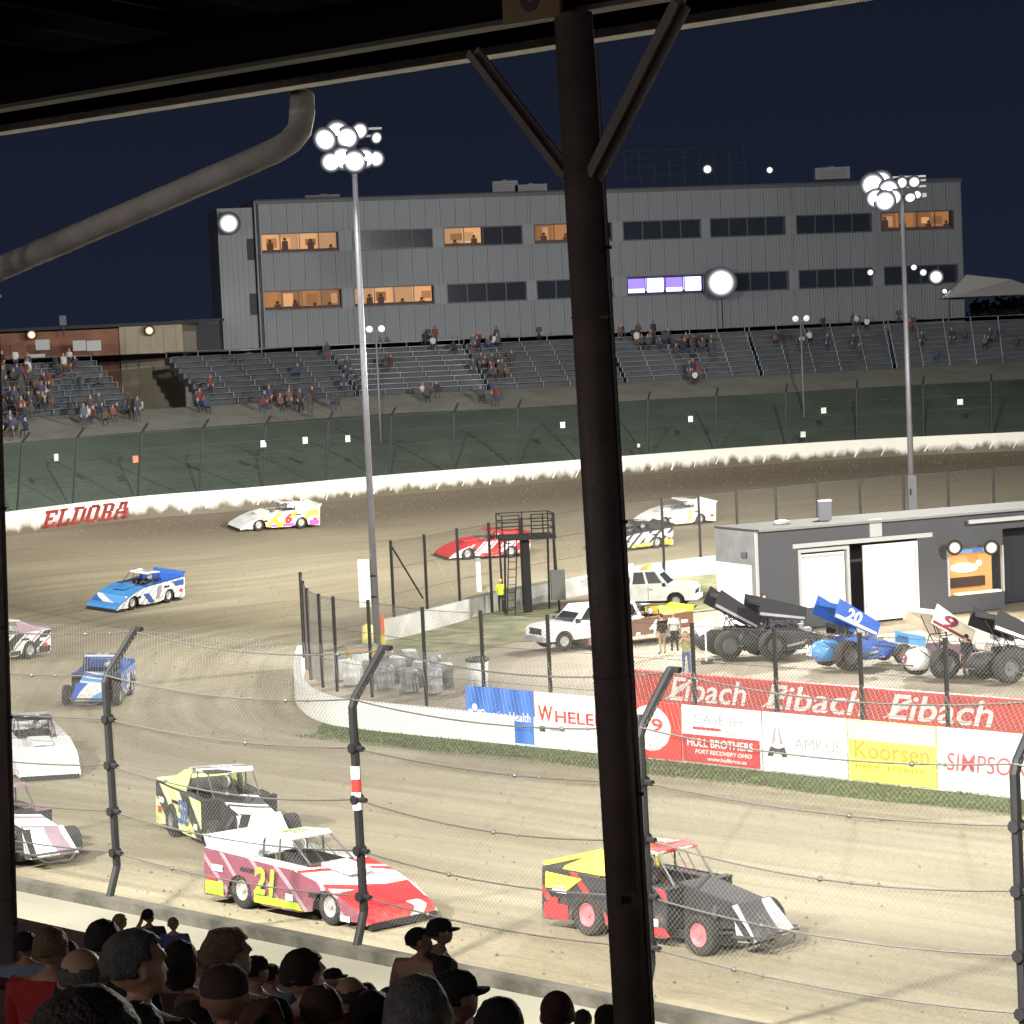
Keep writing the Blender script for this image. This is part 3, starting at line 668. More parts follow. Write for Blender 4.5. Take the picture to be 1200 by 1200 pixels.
# roof equipment
acm = mat('roof_unit_grey', (.12, .125, .14), .6)
for px, wd_, hh, lb in ((592, 2.2, 1.1, 'square grey roof unit left of the steel pillar'), (622, 2.8, .7, 'flat grey roof unit next to the square one'), (975, 3.0, 1.0, 'low roof unit left of the right light pole'), (378, 3.0, .6, 'low roof unit behind the left light pole')):
    p = atY(px, 220, 224); p.z = ZT+.1; t = thing('air_conditioner', lb + ' on the suite building', 'roof unit', p)
    g = MB(); g.box((0, 0, hh/2), (wd_, 1.6, hh)); g.build('housing', acm, t)
    for k in range(4): g = MB(); g.box((0, -.82, hh*(.2+.18*k)), (wd_*.8, .05, hh*.07)); g.build('louvre', framem, t)
    g = MB(); g.cyl((0, 0, hh), (0, 0, hh+.12), .5, 12); g.build('fan_guard', framem, t)
p = atY(803, 220, 224); p.z = ZT+.1
t = thing('roof_frame', 'dark open railing frame on the suite building roof right of the steel pillar', 'frame', p)
for k in range(9): g = MB(); g.cyl((-5.2+1.3*k, 0, 0), (-5.2+1.3*k, 0, 3.2), .04, 5); g.build('post', wdark, t)
for z in (1.0, 1.8, 2.5, 3.2): g = MB(); g.cyl((-5.2, 0, z), (5.2, 0, z), .03, 5); g.build('rail', wdark, t)
# ------------------------------------------------------------------ left low building, lamps, signs, trees
p = atY(70, 388, 205); zt = p.z
lb_ = thing('low_building', 'long low dark building behind the left stands with an orange lit end', 'building', (atY(-40, 388, 205).x, 205, 0))
wl = atY(214, 388, 205).x-atY(-40, 388, 205).x; ox = atY(-40, 388, 205).x
orw = mat('rust_painted_wall', (.22, .10, .065), .8, var=.2, scale=.8); ltw = mat('pale_block_wall', (.30, .26, .20), .85, var=.1, scale=.8)
xm = atY(140, 388, 205).x-ox
g = MB(); g.box((xm/2, 5, (8+zt)/2), (xm, 10, zt-8)); g.build('wall', orw, lb_)
g = MB(); g.box(((xm+wl)/2, 4.9, (8+zt+.1)/2), (wl-xm, 10.2, zt-8+.1)); g.build('wall', ltw, lb_)
g = MB(); g.box((wl/2, 5, zt+.25), (wl+.4, 10.8, .25)); g.build('roof', wdark, lb_)
for k in range(5): g = MB(); g.box((xm+.5+k*(wl-xm-1)/4, -.24, (8+zt)/2), (.06, .06, zt-8)); g.build('wall_rib', ltw, lb_)
flood(37, 392, 204.2, .33, 'warm orange lamp on the rust coloured wall at the far left', warm, beam=1500, col=(1, .6, .35))
flood(175, 387, 204.2, .33, 'warm lamp lighting the pale wall left of the suite building', warm, beam=2600, col=(1, .75, .5))
for px, py, ww, hh, lb in ((50, 404, 1.1, .8, 'pale square notice board below the orange lamp'), (93, 405, 1.0, .8, 'left one of two pale boards on the stand top'), (110, 405, 1.1, .8, 'right one of two pale boards on the stand top'), (43, 418, 1.3, .4, 'low pale strip board under the orange lamp')):
    p = atY(px, py, 200); t = thing('notice_board', lb, 'sign', p); g = MB(); g.box((0, 0, 0), (ww, .06, hh)); g.build('panel', mat('dull_white_board', (.42, .42, .44), .6), t); g = MB(); g.cyl((-ww*.4, .05, -hh/2), (-ww*.4, .05, -2.5), .04, 5); g.cyl((ww*.4, .05, -hh/2), (ww*.4, .05, -2.5), .04, 5); g.build('legs', framem, t)
p = atY(74, 377, 204); t = thing('roof_beacon', 'small grey box beacon on the roof edge of the low building', 'beacon', p); g = MB(); g.box((0, 0, .1), (.5, .4, .75)); g.build('housing', acm, t); g = MB(); g.cyl((0, 0, -.3), (0, 0, -1.2), .06, 6); g.build('stem', framem, t)
p = atY(234, 430, 214); t = thing('dark_shed', 'dark windowless shed filling the gap between the pale wall and the stair tower', 'building', (p.x, 214, 0)); g = MB(); g.box((0, 3, 12), (3.6, 6, 8.6)); g.build('wall', mat('dark_shed_wall', (.05, .05, .06), .8, var=.2), t); g = MB(); g.box((0, 3, 16.4), (4, 6.4, .2)); g.build('roof', wdark, t)
p = atY(1146, 352, 226)
t = thing('tent', 'dim white peaked tent at the right end of the suite building', 'tent', (p.x+1.6, 228, 0)); g = MB(); g.add([(-4.5, -3, 15.6), (4.5, -3, 15.6), (4.5, 3, 15.6), (-4.5, 3, 15.6), (-2.2, 0, 17.6), (1.8, 0, 17.0)], [(0, 1, 5, 4), (1, 2, 5), (2, 3, 4, 5), (3, 0, 4)]); g.build('canopy', mat('tent_canvas', (.42, .42, .40), .8), t)
for x in (-4.4, 4.4):
    for y in (-2.9, 2.9): g = MB(); g.cyl((x, y, 12), (x, y, 15.6), .06, 6); g.build('leg', framem, t)
def tree(px, py, Y, hgt, wid, label):
    p = atY(px, py, Y); t = thing('tree', label, 'tree', (p.x, Y, p.z-hgt), group='trees beyond the stands')
    g = MB(); g.cyl((0, 0, -4), (0, 0, hgt*.5), .35, 8, .18)
    for k in range(5): a = k*1.3; g.cyl((0, 0, hgt*.3), (math.cos(a)*wid*.35, math.sin(a)*wid*.35, hgt*.7), .12, 5, .04)
    g.build('trunk', mat('bark', (.05, .04, .03), .9), t)
    g = MB()
    for k in range(900):
        a = rnd.uniform(0, 6.28); b = rnd.uniform(-1, 1); rr = rnd.uniform(.55, 1.0)*(1+.25*math.sin(a*3+b*4)); c = Vector((math.cos(a)*math.sqrt(1-b*b)*wid/2*rr, math.sin(a)*math.sqrt(1-b*b)*wid/2*rr, hgt*.62+b*hgt*.36*rr))
        u = Vector((rnd.uniform(-1, 1), rnd.uniform(-1, 1), rnd.uniform(-1, 1))).normalized()*.38; v = u.orthogonal().normalized()*.3
        g.add([c-u, c+v, c+u, c-v], [(0, 1, 2, 3)])
    o = g.build('crown', mat('dark_foliage', (.035, .05, .03), .9, var=.4, scale=1), t); o['kind'] = 'stuff'
tree(1176, 346, 270, 8, 11, 'wide dark tree just right of the white tent'); tree(1212, 340, 280, 9, 12, 'dark tree at the right edge of the picture'); tree(1250, 345, 265, 8, 12, 'dark tree beyond the right edge of the picture')
# ------------------------------------------------------------------ light poles
polem = mat('galvanised_pole', (.20, .20, .225), .45, .4, var=.08, scale=2)
def light_pole(base, h, label, fix, boxlab=None, r=.16, top_r=.11, cat='light pole', lensm=None, arms=((-1.15, 1.15),)):
    t = thing('light_pole', label, cat, base)
    g = MB(); g.cyl((0, 0, 0), (0, 0, h), r, 12, top_r); g.build('pole', polem, t, True)
    g = MB(); g.cyl((0, 0, 0), (0, 0, .5), r*2, 12); g.build('footing', conc, t)
    for k, z in enumerate(sorted(set(round(f[1], 1) for f in fix))):
        g = MB(); g.box((0, 0, z), (2.5, .1, .1)); g.build('crossarm', polem, t)
    for x, z, rr, dr, lm in fix:
        d = Vector(dr).normalized(); c = Vector((x, 0, z)) + d*.12
        g = MB(); g.lathe([(0, -.05), (rr*.6, 0), (rr, rr*.55)], 14, c=c, ax=d); ho = g.build('lamp_housing', mat('lamp_reflector', (.7, .7, .7), .4, .5), t)
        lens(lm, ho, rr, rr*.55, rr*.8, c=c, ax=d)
    return t
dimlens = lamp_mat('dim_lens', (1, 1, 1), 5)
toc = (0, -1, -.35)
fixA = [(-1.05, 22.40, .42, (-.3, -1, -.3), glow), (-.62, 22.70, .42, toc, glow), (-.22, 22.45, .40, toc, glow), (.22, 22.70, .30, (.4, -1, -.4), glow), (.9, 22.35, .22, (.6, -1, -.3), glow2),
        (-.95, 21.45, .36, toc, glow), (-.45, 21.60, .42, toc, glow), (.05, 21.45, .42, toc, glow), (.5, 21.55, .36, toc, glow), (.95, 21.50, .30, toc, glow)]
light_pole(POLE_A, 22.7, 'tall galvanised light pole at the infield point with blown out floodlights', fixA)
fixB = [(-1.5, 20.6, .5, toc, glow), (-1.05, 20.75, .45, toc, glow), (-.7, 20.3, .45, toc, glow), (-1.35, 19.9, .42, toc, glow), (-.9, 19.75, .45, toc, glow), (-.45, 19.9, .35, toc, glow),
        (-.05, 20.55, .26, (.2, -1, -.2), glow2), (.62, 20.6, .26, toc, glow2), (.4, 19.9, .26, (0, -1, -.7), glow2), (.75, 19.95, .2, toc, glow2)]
light_pole(POLE_B, 20.9, 'tall light pole behind the dark pit building on the right', fixB, r=.17)
fixC = [(-.9, 20.9, .36, (-.6, -.7, -.5), glow), (-.3, 20.9, .36, (-.6, -.7, -.5), glow), (.3, 20.9, .36, (-.6, -.7, -.5), glow), (.9, 20.9, .36, (-.6, -.7, -.5), glow)]
light_pole(POLE_C, 21.2, 'infield light pole beyond the right edge of the picture', fixC)
light_pole(POLE_D, 21.0, 'light pole outside the turn beyond the left edge of the picture', fixC)
# junction boxes on the pole
t = thing('sign_box', 'white upright sign box strapped to the left light pole', 'box', POLE_A + Vector((-.42, -.1, 3.3))); g = MB(); g.box((0, 0, 0), (.5, .35, 2.05)); g.build('cabinet', white, t); g = MB(); g.box((.36, .0, .3), (.3, .1, .08)); g.box((.36, 0, -.6), (.3, .1, .08)); g.build('strap', blackm, t)
t = thing('transformer_box', 'grey cabinet on the right light pole just above the pit building roof', 'box', atY(1069, 583, 129.4)); g = MB(); g.box((0, 0, 0), (.42, .35, 2.2)); g.build('cabinet', acm, t); g = MB(); g.box((-.1, -.19, .3), (.08, .04, .3)); g.build('handle', blackm, t)
for px, py, y1, Y, lb in ((440, 383, 520, 178, 'thin pole with two unlit lamps behind the left light pole'), (938, 371, 512, 196, 'thin pole with two unlit lamps between the steel pillar and the right light pole')):
    p = atY(px, py, Y); h_ = p.z-atY(px, y1, Y).z; t = thing('lamp_post', lb, 'lamp post', (p.x, Y, p.z-h_))
    g = MB(); g.cyl((0, 0, 0), (0, 0, h_), .09, 8, .06); g.build('pole', acm, t, True)
    g = MB(); g.box((0, 0, h_-.3), (1.0, .08, .08)); g.build('crossarm', acm, t)
    for s_ in (-1, 1): g = MB(); g.lathe([(0, 0), (.16, .05), (.24, .25), (0, .32)], 10, c=(s_*.42, -.05, h_-.1), ax=(0, -1, -.2)); g.build('lamp_housing', white, t)
# ------------------------------------------------------------------ inner fences
def colxy(q): return colx(q)
ipost = mat('dark_fence_post', (.016, .015, .014), .8)
fi = thing('inner_fence', 'low chain link fence with dark posts on the wall behind the sponsor banners', 'fence', (0, 0, 0))
def pts_on(path, t_, pxs):
    return [att(px, 800, t_) for px in pxs]
pp = []
for px in (1310, 1208, 1108, 1008, 908, 812, 727, 643, 565, 497):
    q = att(px, 760, 60.15); q.z = 0; pp.append(q)
for px, py in ((438, 850), (397, 843), (380, 838), (366, 828), (361, 815), (358, 800)): pp.append(atz(px, py-4, .0))
for q in pp: g = MB(); g.cyl(q+ZUP*.9, q+ZUP*4.4, .07, 6); g.build('post', ipost, fi)
for z in (2.0, 3.2, 4.3):
    for a, b in ((0, 9), (9, len(pp)-1)):
        g = MB()
        for i in range(a, b): g.cyl(pp[i]+ZUP*z, pp[i+1]+ZUP*z, .012, 4, cap=False)
        g.build('cable', cablem, fi)
def chain(pts, z0, z1, pitch, r, name='wire_mesh', m=galv, parent=None):
    g = MB()
    for A, B in zip(pts[:-1], pts[1:]):
        L_ = (B-A).length; n_ = max(1, int(L_/pitch)); hh = z1-z0
        for k in range(n_):
            for sg in (1, -1):
                f0 = k/n_; f1 = f0 + sg*hh/L_; e = 1
                if f1 > 1: e = (1-f0)/(f1-f0); f1 = 1
                elif f1 < 0: e = (0-f0)/(f1-f0); f1 = 0
                g.cyl(A.lerp(B, f0)+ZUP*z0, A.lerp(B, f1)+ZUP*(z0+hh*e), r, 3, cap=False)
                if e < 1: pass
                # wires entering through the bay end
                f2 = f0; 
        # fill triangles at bay ends
        n2 = int(hh/ (L_/n_)) if L_ > 0 else 0
        for k in range(1, n2+1):
            zz = k*(L_/n_); ln = min(L_, hh-zz)
            if ln > 0:
                g.cyl(A+ZUP*(z0+zz), A.lerp(B, ln/L_)+ZUP*(z0+zz+ln), r, 3, cap=False); g.cyl(B+ZUP*(z0+zz), B.lerp(A, ln/L_)+ZUP*(z0+zz+ln), r, 3, cap=False)
    o = g.build(name, m, parent); o['kind'] = 'stuff'; return o
chain(pp, 1.0, 4.35, .13, .006, parent=fi)
fb = thing('inner_fence', 'chain link fence with tall dark posts along the far edge of the infield', 'fence', (0, 0, 0))
pq = []
for px, py in ((463, 747), (502, 737), (540, 727), (577, 718), (614, 710), (652, 702), (690, 694), (731, 687), (779, 679), (822, 673), (866, 667), (912, 661), (960, 654), (1010, 649), (1061, 643), (1113, 639), (1166, 633), (1222, 628)):
    q = atz(px, py, 0); pq.append(q); g = MB(); g.cyl(q+Vector((0, 0, 0)), q+ZUP*4.5, .075, 6); g.build('post', ipost, fb)
for z in (2.0, 3.2, 4.4):
    g = MB()
    for i in range(len(pq)-1): g.cyl(pq[i]+ZUP*z, pq[i+1]+ZUP*z, .012, 4, cap=False)
    g.build('cable', cablem, fb)
g = MB(); g.cyl(pq[0]+ZUP*4.3, pq[0].lerp(pq[1], .9)+ZUP*1.6+Vector((0, -1, 0)), .05, 6); g.build('brace', ipost, fb)
chain(pq, .9, 4.4, .15, .006, parent=fb)
# ------------------------------------------------------------------ near catch fence
nf = thing('catch_fence', 'near black post catch fence with cranked tops and steel cables in front of the track', 'fence', (0, 0, 0))
el = [(-190, 760), (123, 795), (413, 830), (750, 868), (1189, 905), (1700, 950)]
posts = []
for px, py in el:
    q = att(px, py, FT+.12); s_ = S(q)
    z1 = 6.62
    path = [P(s_-.05, FT-.12, 1.80), P(s_, FT+.16, 2.45), P(s_, FT+.12, 6.45), P(s_, FT+.2, z1), P(s_, FT+1.0, 7.5)]
    g = MB(); g.tube(path, .085, 8); po = g.build('post', blackm, nf); posts.append((s_, path))
    for z in (2.75, 3.65, 4.65, 5.65):
        g = MB(); g.cyl(P(s_-.0, FT+.12, z)-UD*.26, P(s_, FT+.12, z)+UD*.10, .055, 6); g.cyl(P(s_, FT+.02, z), P(s_, FT+.24, z), .1, 8); g.build('cable_clamp', blackm, po)
    g = MB(); g.cyl(path[-1]-UD*.22, path[-1]+UD*.05, .06, 6); g.build('cable_clamp', blackm, po)
    if px == 413:
        for z0, z1_, m_ in ((5.05, 5.30, white), (4.80, 5.045, redm), (4.45, 4.795, white)):
            g = MB(); g.cyl(P(s_, FT+.12, z0), P(s_, FT+.12, z1_), .092, 10); g.build('warning_band', m_, po)
smin, smax = posts[-1][0], posts[0][0]
for zi, z in enumerate((2.75, 3.65, 4.65, 5.65, 6.6, 7.45)):
    for (sa, pa_), (sb, pb_) in zip(posts[:-1], posts[1:]):
        pts_ = []
        off = .12 if z < 6.7 else .98
        for k in range(13):
            f = k/12; pts_.append(P(sa+(sb-sa)*f, FT+off, z - (.16+.05*(zi % 3))*4*f*(1-f)))
        g = MB(); g.tube(pts_, .017, 5)
        fx = .25+.13*zi; c = Vector(pts_[int(fx*12)]); g.ball(c, .05, 6, 4); g.ball(Vector(pts_[int(fx*12)+1]), .035, 6, 4)
        g.build('cable', cablem, nf)
chain([P(smax, FT+.22), P(smin, FT+.22)], 2.3, 6.6, .105, .0030, parent=nf, m=mat('silver_mesh_wire', (.15, .145, .13), .6, .2))
g = MB(); L_ = smax-smin; n_ = int(L_/.1)
for k in range(n_):
    for sg in (1, -1):
        s0 = smax - L_*k/n_; g.cyl(P(s0, FT+.13, 6.6), P(s0-sg*1.1, FT+1.0, 7.48), .0030, 3, cap=False)
o = g.build('wire_mesh', MATS['silver_mesh_wire'], nf); o['kind'] = 'stuff'
# walkway
g = MB(); g.add([P(-30, 15, 1.55), P(90, 15, 1.55), P(90, FT-.0, 1.62), P(-30, FT-.0, 1.62)], [(0, 1, 2, 3)])
struct(g.build('walkway', mat('walkway_concrete', (.20, .19, .145), .9, var=.10, scale=.35, bump=.2, bscale=5)))
# ------------------------------------------------------------------ near grandstand with canopy
def tz(t_): return 11.7 - .315*t_
gs = thing('grandstand', 'near concrete grandstand with bench rows the crowd sits on, at the bottom of the picture', 'grandstand', (0, 0, 0))
rows = []; k = 0; t_ = -1.6
while t_ < 18.0:
    z = tz(t_+.4); rows.append((t_, z)); t_ += .8
nearconc = mat('stand_tread', (.22, .20, .17), .9, var=.2, scale=2)
for (t_, z) in rows:
    g = MB(); g.box(P(12, t_+.4, z-.6), (70, .8, 1.2), (UD, ND, ZUP)); g.build('tread', nearconc, gs)
    if t_ > .3:
        g = MB(); g.box(P(12, t_+.14, z+.42), (70, .26, .05), (UD, ND, ZUP))
        for s_ in range(-20, 46, 3): g.box(P(s_, t_+.14, z+.2), (.06, .06, .4), (UD, ND, ZUP))
        g.build('bench', mat('red_brown_bench', (.20, .055, .035), .6, var=.25, scale=2), gs)
g = MB(); g.box(P(12, 18.7, 2.9), (70, .3, 5.8), (UD, ND, ZUP)); g.build('front_wall', conc, gs)
g = MB()
for s_ in range(-16, 44, 2): g.cyl(P(s_, 18.7, 5.8), P(s_, 18.7, 5.94), .03, 5)
g.cyl(P(-20, 18.7, 5.94), P(46, 18.7, 5.94), .03, 6); g.build('handrail', mat('red_rail', (.30, .05, .03), .5), gs)
cano = thing('canopy', 'dark steel canopy of the near grandstand with pale lit roof edge', 'roof', (0, 0, 0))
ZR = 15.24
darkroof = mat('dark_roof_deck', (.006, .004, .004), 1.0, var=.2, scale=2); darkroof.node_tree.nodes['Principled BSDF'].inputs['Specular IOR Level'].default_value = .05; lipm = mat('pale_painted_lip', (.88, .86, .80), .5, var=.15, scale=5)
colm = mat('brown_painted_steel', (.15, .115, .112), .5, var=.25, scale=3, bump=.15, bscale=30)
for j in range(12):       # corrugated roof deck sheets
    s0 = -22+j*6
    g = MB(); n_ = 20; vs = []
    for k in range(n_+1):
        zz = .04 if (k % 2) else 0; s_ = s0+5.98*k/n_; vs += [P(s_, -12, ZR+2.45+zz), P(s_, 12.6, ZR+.30+zz)]
    g.add(vs, [(2*i, 2*i+1, 2*i+3, 2*i+2) for i in range(n_)]); g.build('roof_sheet', darkroof, cano)
for t_, z, hh in ((11.15, ZR, .26), (8.5, ZR+.3, .26), (5.5, ZR+.5, .26), (2.5, ZR+.75, .26)):
    g = MB(); g.box(P(14, t_, z+hh/2), (72, .03, hh), (UD, ND, ZUP)); g.box(P(14, t_, z+hh-.01), (72, .18, .03), (UD, ND, ZUP)); g.build('beam', darkroof, cano)
    g = MB(); g.box(P(14, t_+.0, z-.018), (72, .18, .03), (UD, ND, ZUP)); g.build('beam_flange', mat('grey_flange', (.05, .045, .04), .6) if t_ > 11 else darkroof, cano)
g = MB(); g.box(P(14, 12.45, ZR+.22), (72, .16, .30), (UD, ND, ZUP)); g.build('gutter', darkroof, cano)
g = MB(); g.box(P(14, 12.46, ZR+.030), (72, .20, .055), (UD, ND, ZUP)); g.build('gutter_lip', lipm, cano)
for s_ in range(-20, 48, 2):
    g = MB(); g.hexa([P(s_-.04, 2.6, ZR+.95), P(s_+.04, 2.6, ZR+.95), P(s_+.04, 12.3, ZR+.2), P(s_-.04, 12.3, ZR+.2)], [P(s_-.04, 2.6, ZR+1.1), P(s_+.04, 2.6, ZR+1.1), P(s_+.04, 12.3, ZR+.33), P(s_-.04, 12.3, ZR+.33)]); g.build('rafter', darkroof, cano)
# columns
TP = 11.0
for px0, py0, px1, py1, lb in ((673, 40, 741, 1190, 'thick brown steel pillar in front of the picture, right of centre'), (-26, 160, 5, 1190, 'brown steel pillar at the left edge of the picture')):
    a = att(px0, py0, TP); b = att(px1, py1, TP); dd = (a-b); top = b + dd*((ZR-.05-b.z)/dd.z); bot = b - dd*((b.z-(tz(TP)-.2))/dd.z)
    t = thing('pillar', lb, 'pillar', bot); g = MB(); g.cyl((0, 0, 0), top-bot, .112, 24); g.build('shaft', colm if px0 > 0 else mat('brown_painted_steel_lit', (.30, .24, .24), .6, var=.2, scale=3), t, True)  # left shaft is a paler brown, the light on it put in the colour
    g = MB(); g.box((0, 0, .02), (.45, .45, .04)); g.build('base_plate', blackm, t)
    ax_ = (top-bot).normalized()
    for zz in (1.2, 3.3, 5.4): g = MB(); g.lathe([(.112, -.012), (.118, 0), (.112, .012)], 24, c=ax_*zz, ax=ax_); g.build('weld_seam', colm, t)
    g = MB(); g.tube([ax_*.3+Vector((.118, -.03, 0)), ax_*3.0+Vector((.119, -.035, 0)), ax_*(top-bot).length*.97+Vector((.118, -.03, 0))], .012, 6); g.build('conduit', colm, t)
    for zz in (1.0, 2.6, 4.2, 5.8): g = MB(); g.box(ax_*zz+Vector((.118, -.03, 0)), (.05, .045, .02)); g.build('conduit_clip', blackm, t)
    if px0 > 0:
        q = att(738, 1050, TP); vp = (CAM-q).normalized(); g = MB(); c = b + dd*((q.z-b.z)/dd.z) - bot + Vector((0, -.113, 0)); g.box(c, (.12, .012, .085)); g.build('name_plate', mat('dull_plate', (.10, .09, .09), .5), t); g = MB(); g.box(c+Vector((0, -.008, 0)), (.06, .006, .045)); g.build('bracket', blackm, t)
        for x0, y0, x1, y1, rr in ((668, 208, 556, 62, .05), (697, 205, 800, 2, .068)):
            c0 = att(x0, y0, TP)-bot; c1 = att(x1, y1, TP+.0)-bot; g = MB(); dr = (c1-c0).normalized(); yy = dr.cross(ND).normalized(); ln = (c1-c0).length
            g.box((c0+c1)/2, (ln, rr*2, .015), (dr, yy, ND)); g.box((c0+c1)/2 + ND*.05 + yy*rr, (ln, .015, .11), (dr, yy, ND)); g.box((c0+c1)/2 - ND*.05 - yy*rr*.0, (ln, rr*.9, .02), (dr, yy, ND)); g.build('brace', colm, t)
# downspout
t = thing('downspout', 'grey rain pipe bending from the canopy gutter down to the left pillar', 'pipe', att(350, 130, 12.3))
o0 = att(350, 130, 12.3); pts_ = [att(354, 112, 12.4), att(354, 135, 12.35), att(351, 152, 12.3), att(340, 166, 12.2), att(322, 177, 12.1), att(290, 191, 12.0), att(140, 255, 11.6), att(0, 315, 11.3), att(-40, 335, 11.2)]
g = MB(); g.tube([p-o0 for p in pts_], .092, 12); g.build('pipe', mat('weathered_white_pipe', (.82, .78, .76), .6, var=.22, scale=3), t, True)
g = MB(); g.cyl(att(354, 134, 12.35)-o0, att(354, 128, 12.35)-o0, .095, 12); g.build('collar', mat('weathered_white_pipe', (.82, .78, .76)), t)
# section sign
c = att(624, 10, 10.9); t = thing('section_sign', 'tan section sign with a dark letter U hanging under the canopy beside the pillar', 'sign', c)
g = MB(); g.box((0, 0, .14), (.46, .03, .42), (UD, ND, ZUP)); g.build('board', mat('tan_sign', (.20, .13, .065), .7, var=.1, scale=5), t)
text_mesh('U', mat('sign_letter', (.02, .015, .012), .6), Vector((0, 0, .13))-ND*.02, -UD, ZUP, .17, .30, th=.004, bold=.02, parent=t)
g = MB(); g.cyl((-.15, 0, .3), (-.15, 0, .5), .01, 5); g.cyl((.15, 0, .3), (.15, 0, .5), .01, 5); g.build('hanger', blackm, t)
# roof floodlights of the stand (they light the front straight)
for s_ in (-8, 12, 30, 50):
    t = thing('roof_floodlight', 'floodlight mast on the near canopy roof above the picture, %s' % {-8: 'farthest right', 12: 'right of centre', 30: 'left of centre', 50: 'farthest left'}[s_], 'floodlight', P(s_, 12, ZR+.35))
    g = MB(); g.cyl((0, 0, 0), (0, 0, 5.6), .1, 8); g.build('mast', polem, t)
    g = MB(); g.box((0, 0, 5.5), (2.4, .1, .1), (UD, ND, ZUP)); g.build('crossarm', polem, t)
    for k in (-1, -.35, .35, 1):
        d = (ND + Vector((0, 0, -.55))).normalized(); c = UD*k + ZUP*5.5 + d*.1
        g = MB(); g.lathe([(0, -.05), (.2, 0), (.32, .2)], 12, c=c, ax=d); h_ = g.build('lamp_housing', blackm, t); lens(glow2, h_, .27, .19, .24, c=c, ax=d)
# ------------------------------------------------------------------ race cars
def paint(name, c): return mat('paint_'+name, c, .35, coat=.4, var=.10, scale=2.5)
PW = paint('white', (.80, .80, .79)); PB = paint('blue', (.03, .10, .38)); PLB = paint('light_blue', (.08, .28, .62)); PR = paint('red', (.55, .03, .04)); PK = mat('paint_black', (.018, .018, .021), .65, var=.15, scale=2.5)
PY = paint('yellow', (.80, .68, .06)); PG = paint('lime', (.35, .60, .04)); PM = paint('maroon', (.20, .04, .07)); PGY = paint('grey', (.30, .30, .33)); PBR = paint('muddy_brown', (.20, .10, .065)); PP = paint('pink', (.65, .10, .40)); PO = paint('orange', (.75, .25, .03)); PFL = paint('pale_fluorescent', (.72, .80, .28)); PCR = paint('cream', (.72, .66, .52)); PMV = paint('mauve', (.36, .24, .30))
def livery(name, cs, scale=1.6, seed=0):
    m = bpy.data.materials.new('livery_'+name); m.use_nodes = True; n = m.node_tree; b = n.nodes['Principled BSDF']; L = n.links
    t = n.nodes.new('ShaderNodeTexCoord'); mp = n.nodes.new('ShaderNodeMapping'); mp.inputs['Location'].default_value = (seed, seed*.7, 0); mp.inputs['Scale'].default_value = (1, 1.4, 2.2); mp.inputs['Rotation'].default_value = (.2, .5, .3)
    L.new(t.outputs['Object'], mp.inputs[0]); z = n.nodes.new('ShaderNodeTexWave'); z.inputs['Scale'].default_value = .30*scale; z.inputs['Detail'].default_value = 1.5; z.inputs['Distortion'].default_value = 3.5; z.inputs['Detail Scale'].default_value = .6; L.new(mp.outputs[0], z.inputs['Vector'])
    r = n.nodes.new('ShaderNodeValToRGB'); r.color_ramp.interpolation = 'CONSTANT'; e = r.color_ramp.elements
    while len(e) < len(cs): e.new(.5)
    k = len(cs)
    for i, c in enumerate(cs): e[i].position = 0 if i == 0 else .25 + .5*(i-1)/max(1, k-2) if k > 2 else .5; e[i].color = (*c, 1)
    L.new(z.outputs['Fac'], r.inputs[0])
    d = n.nodes.new('ShaderNodeTexNoise'); d.inputs['Scale'].default_value = 7; d.inputs['Detail'].default_value = 8; L.new(t.outputs['Object'], d.inputs['Vector'])
    sx = n.nodes.new('ShaderNodeSeparateXYZ'); L.new(t.outputs['Object'], sx.inputs[0])
    ma = n.nodes.new('ShaderNodeMath'); ma.operation = 'MULTIPLY_ADD'; L.new(sx.outputs['Z'], ma.inputs[0]); ma.inputs[1].default_value = -.45; L.new(d.outputs['Fac'], ma.inputs[2])
    dr = n.nodes.new('ShaderNodeValToRGB'); dr.color_ramp.elements[0].position = .30; dr.color_ramp.elements[1].position = .62; dr.color_ramp.elements[0].color = (0, 0, 0, 1); dr.color_ramp.elements[1].color = (.75, .75, .75, 1); L.new(ma.outputs[0], dr.inputs[0])
    x = n.nodes.new('ShaderNodeMix'); x.data_type = 'RGBA'; L.new(dr.outputs[0], x.inputs[0]); L.new(r.outputs[0], x.inputs[6]); x.inputs[7].default_value = (.20, .16, .11, 1); L.new(x.outputs[2], b.inputs['Base Color'])
    b.inputs['Roughness'].default_value = .42; return m
_w, _k, _b, _lb, _r, _y, _f, _g, _m, _mv = (.78, .78, .77), (.025, .025, .03), (.04, .12, .50), (.12, .36, .75), (.55, .03, .04), (.80, .68, .06), (.70, .80, .25), (.35, .60, .04), (.20, .05, .08), (.34, .25, .30)
LV = dict(yb=livery('black_yellow_white', [_f, _w, _f, _k], .7, 3), bw=livery('black_white', [_w, _k, _w, _k], 1.0, 1), blw=livery('blue_white', [_lb, _w, _b], 1.5, 2), wr=livery('white_red', [_w, _r, _w, _r], .9, 5), mm=livery('maroon_mauve', [_m, _mv, _m, _m], .7, 8),
          wg=livery('white_grey', [_w, (.3, .3, .32), _w, _w], 1.4, 4), ky=livery('black_red_yellow', [_k, _k, _r, _k], .6, 6), kw=livery('black_silver', [_w, _k, _k, (.45, .45, .48)], .9, 9), wp=livery('white_pastel', [_w, _w, (.7, .25, .5), _y], 1.3, 11), bd=livery('blue_dark', [_b, _b, _w, (.02, .05, .2)], 1.5, 12), rd=livery('red_dark', [_r, _r, (.3, .02, .03), _w], 1.4, 13), wm=livery('white_mauve', [_k, _w, _mv, _w], .9, 15))
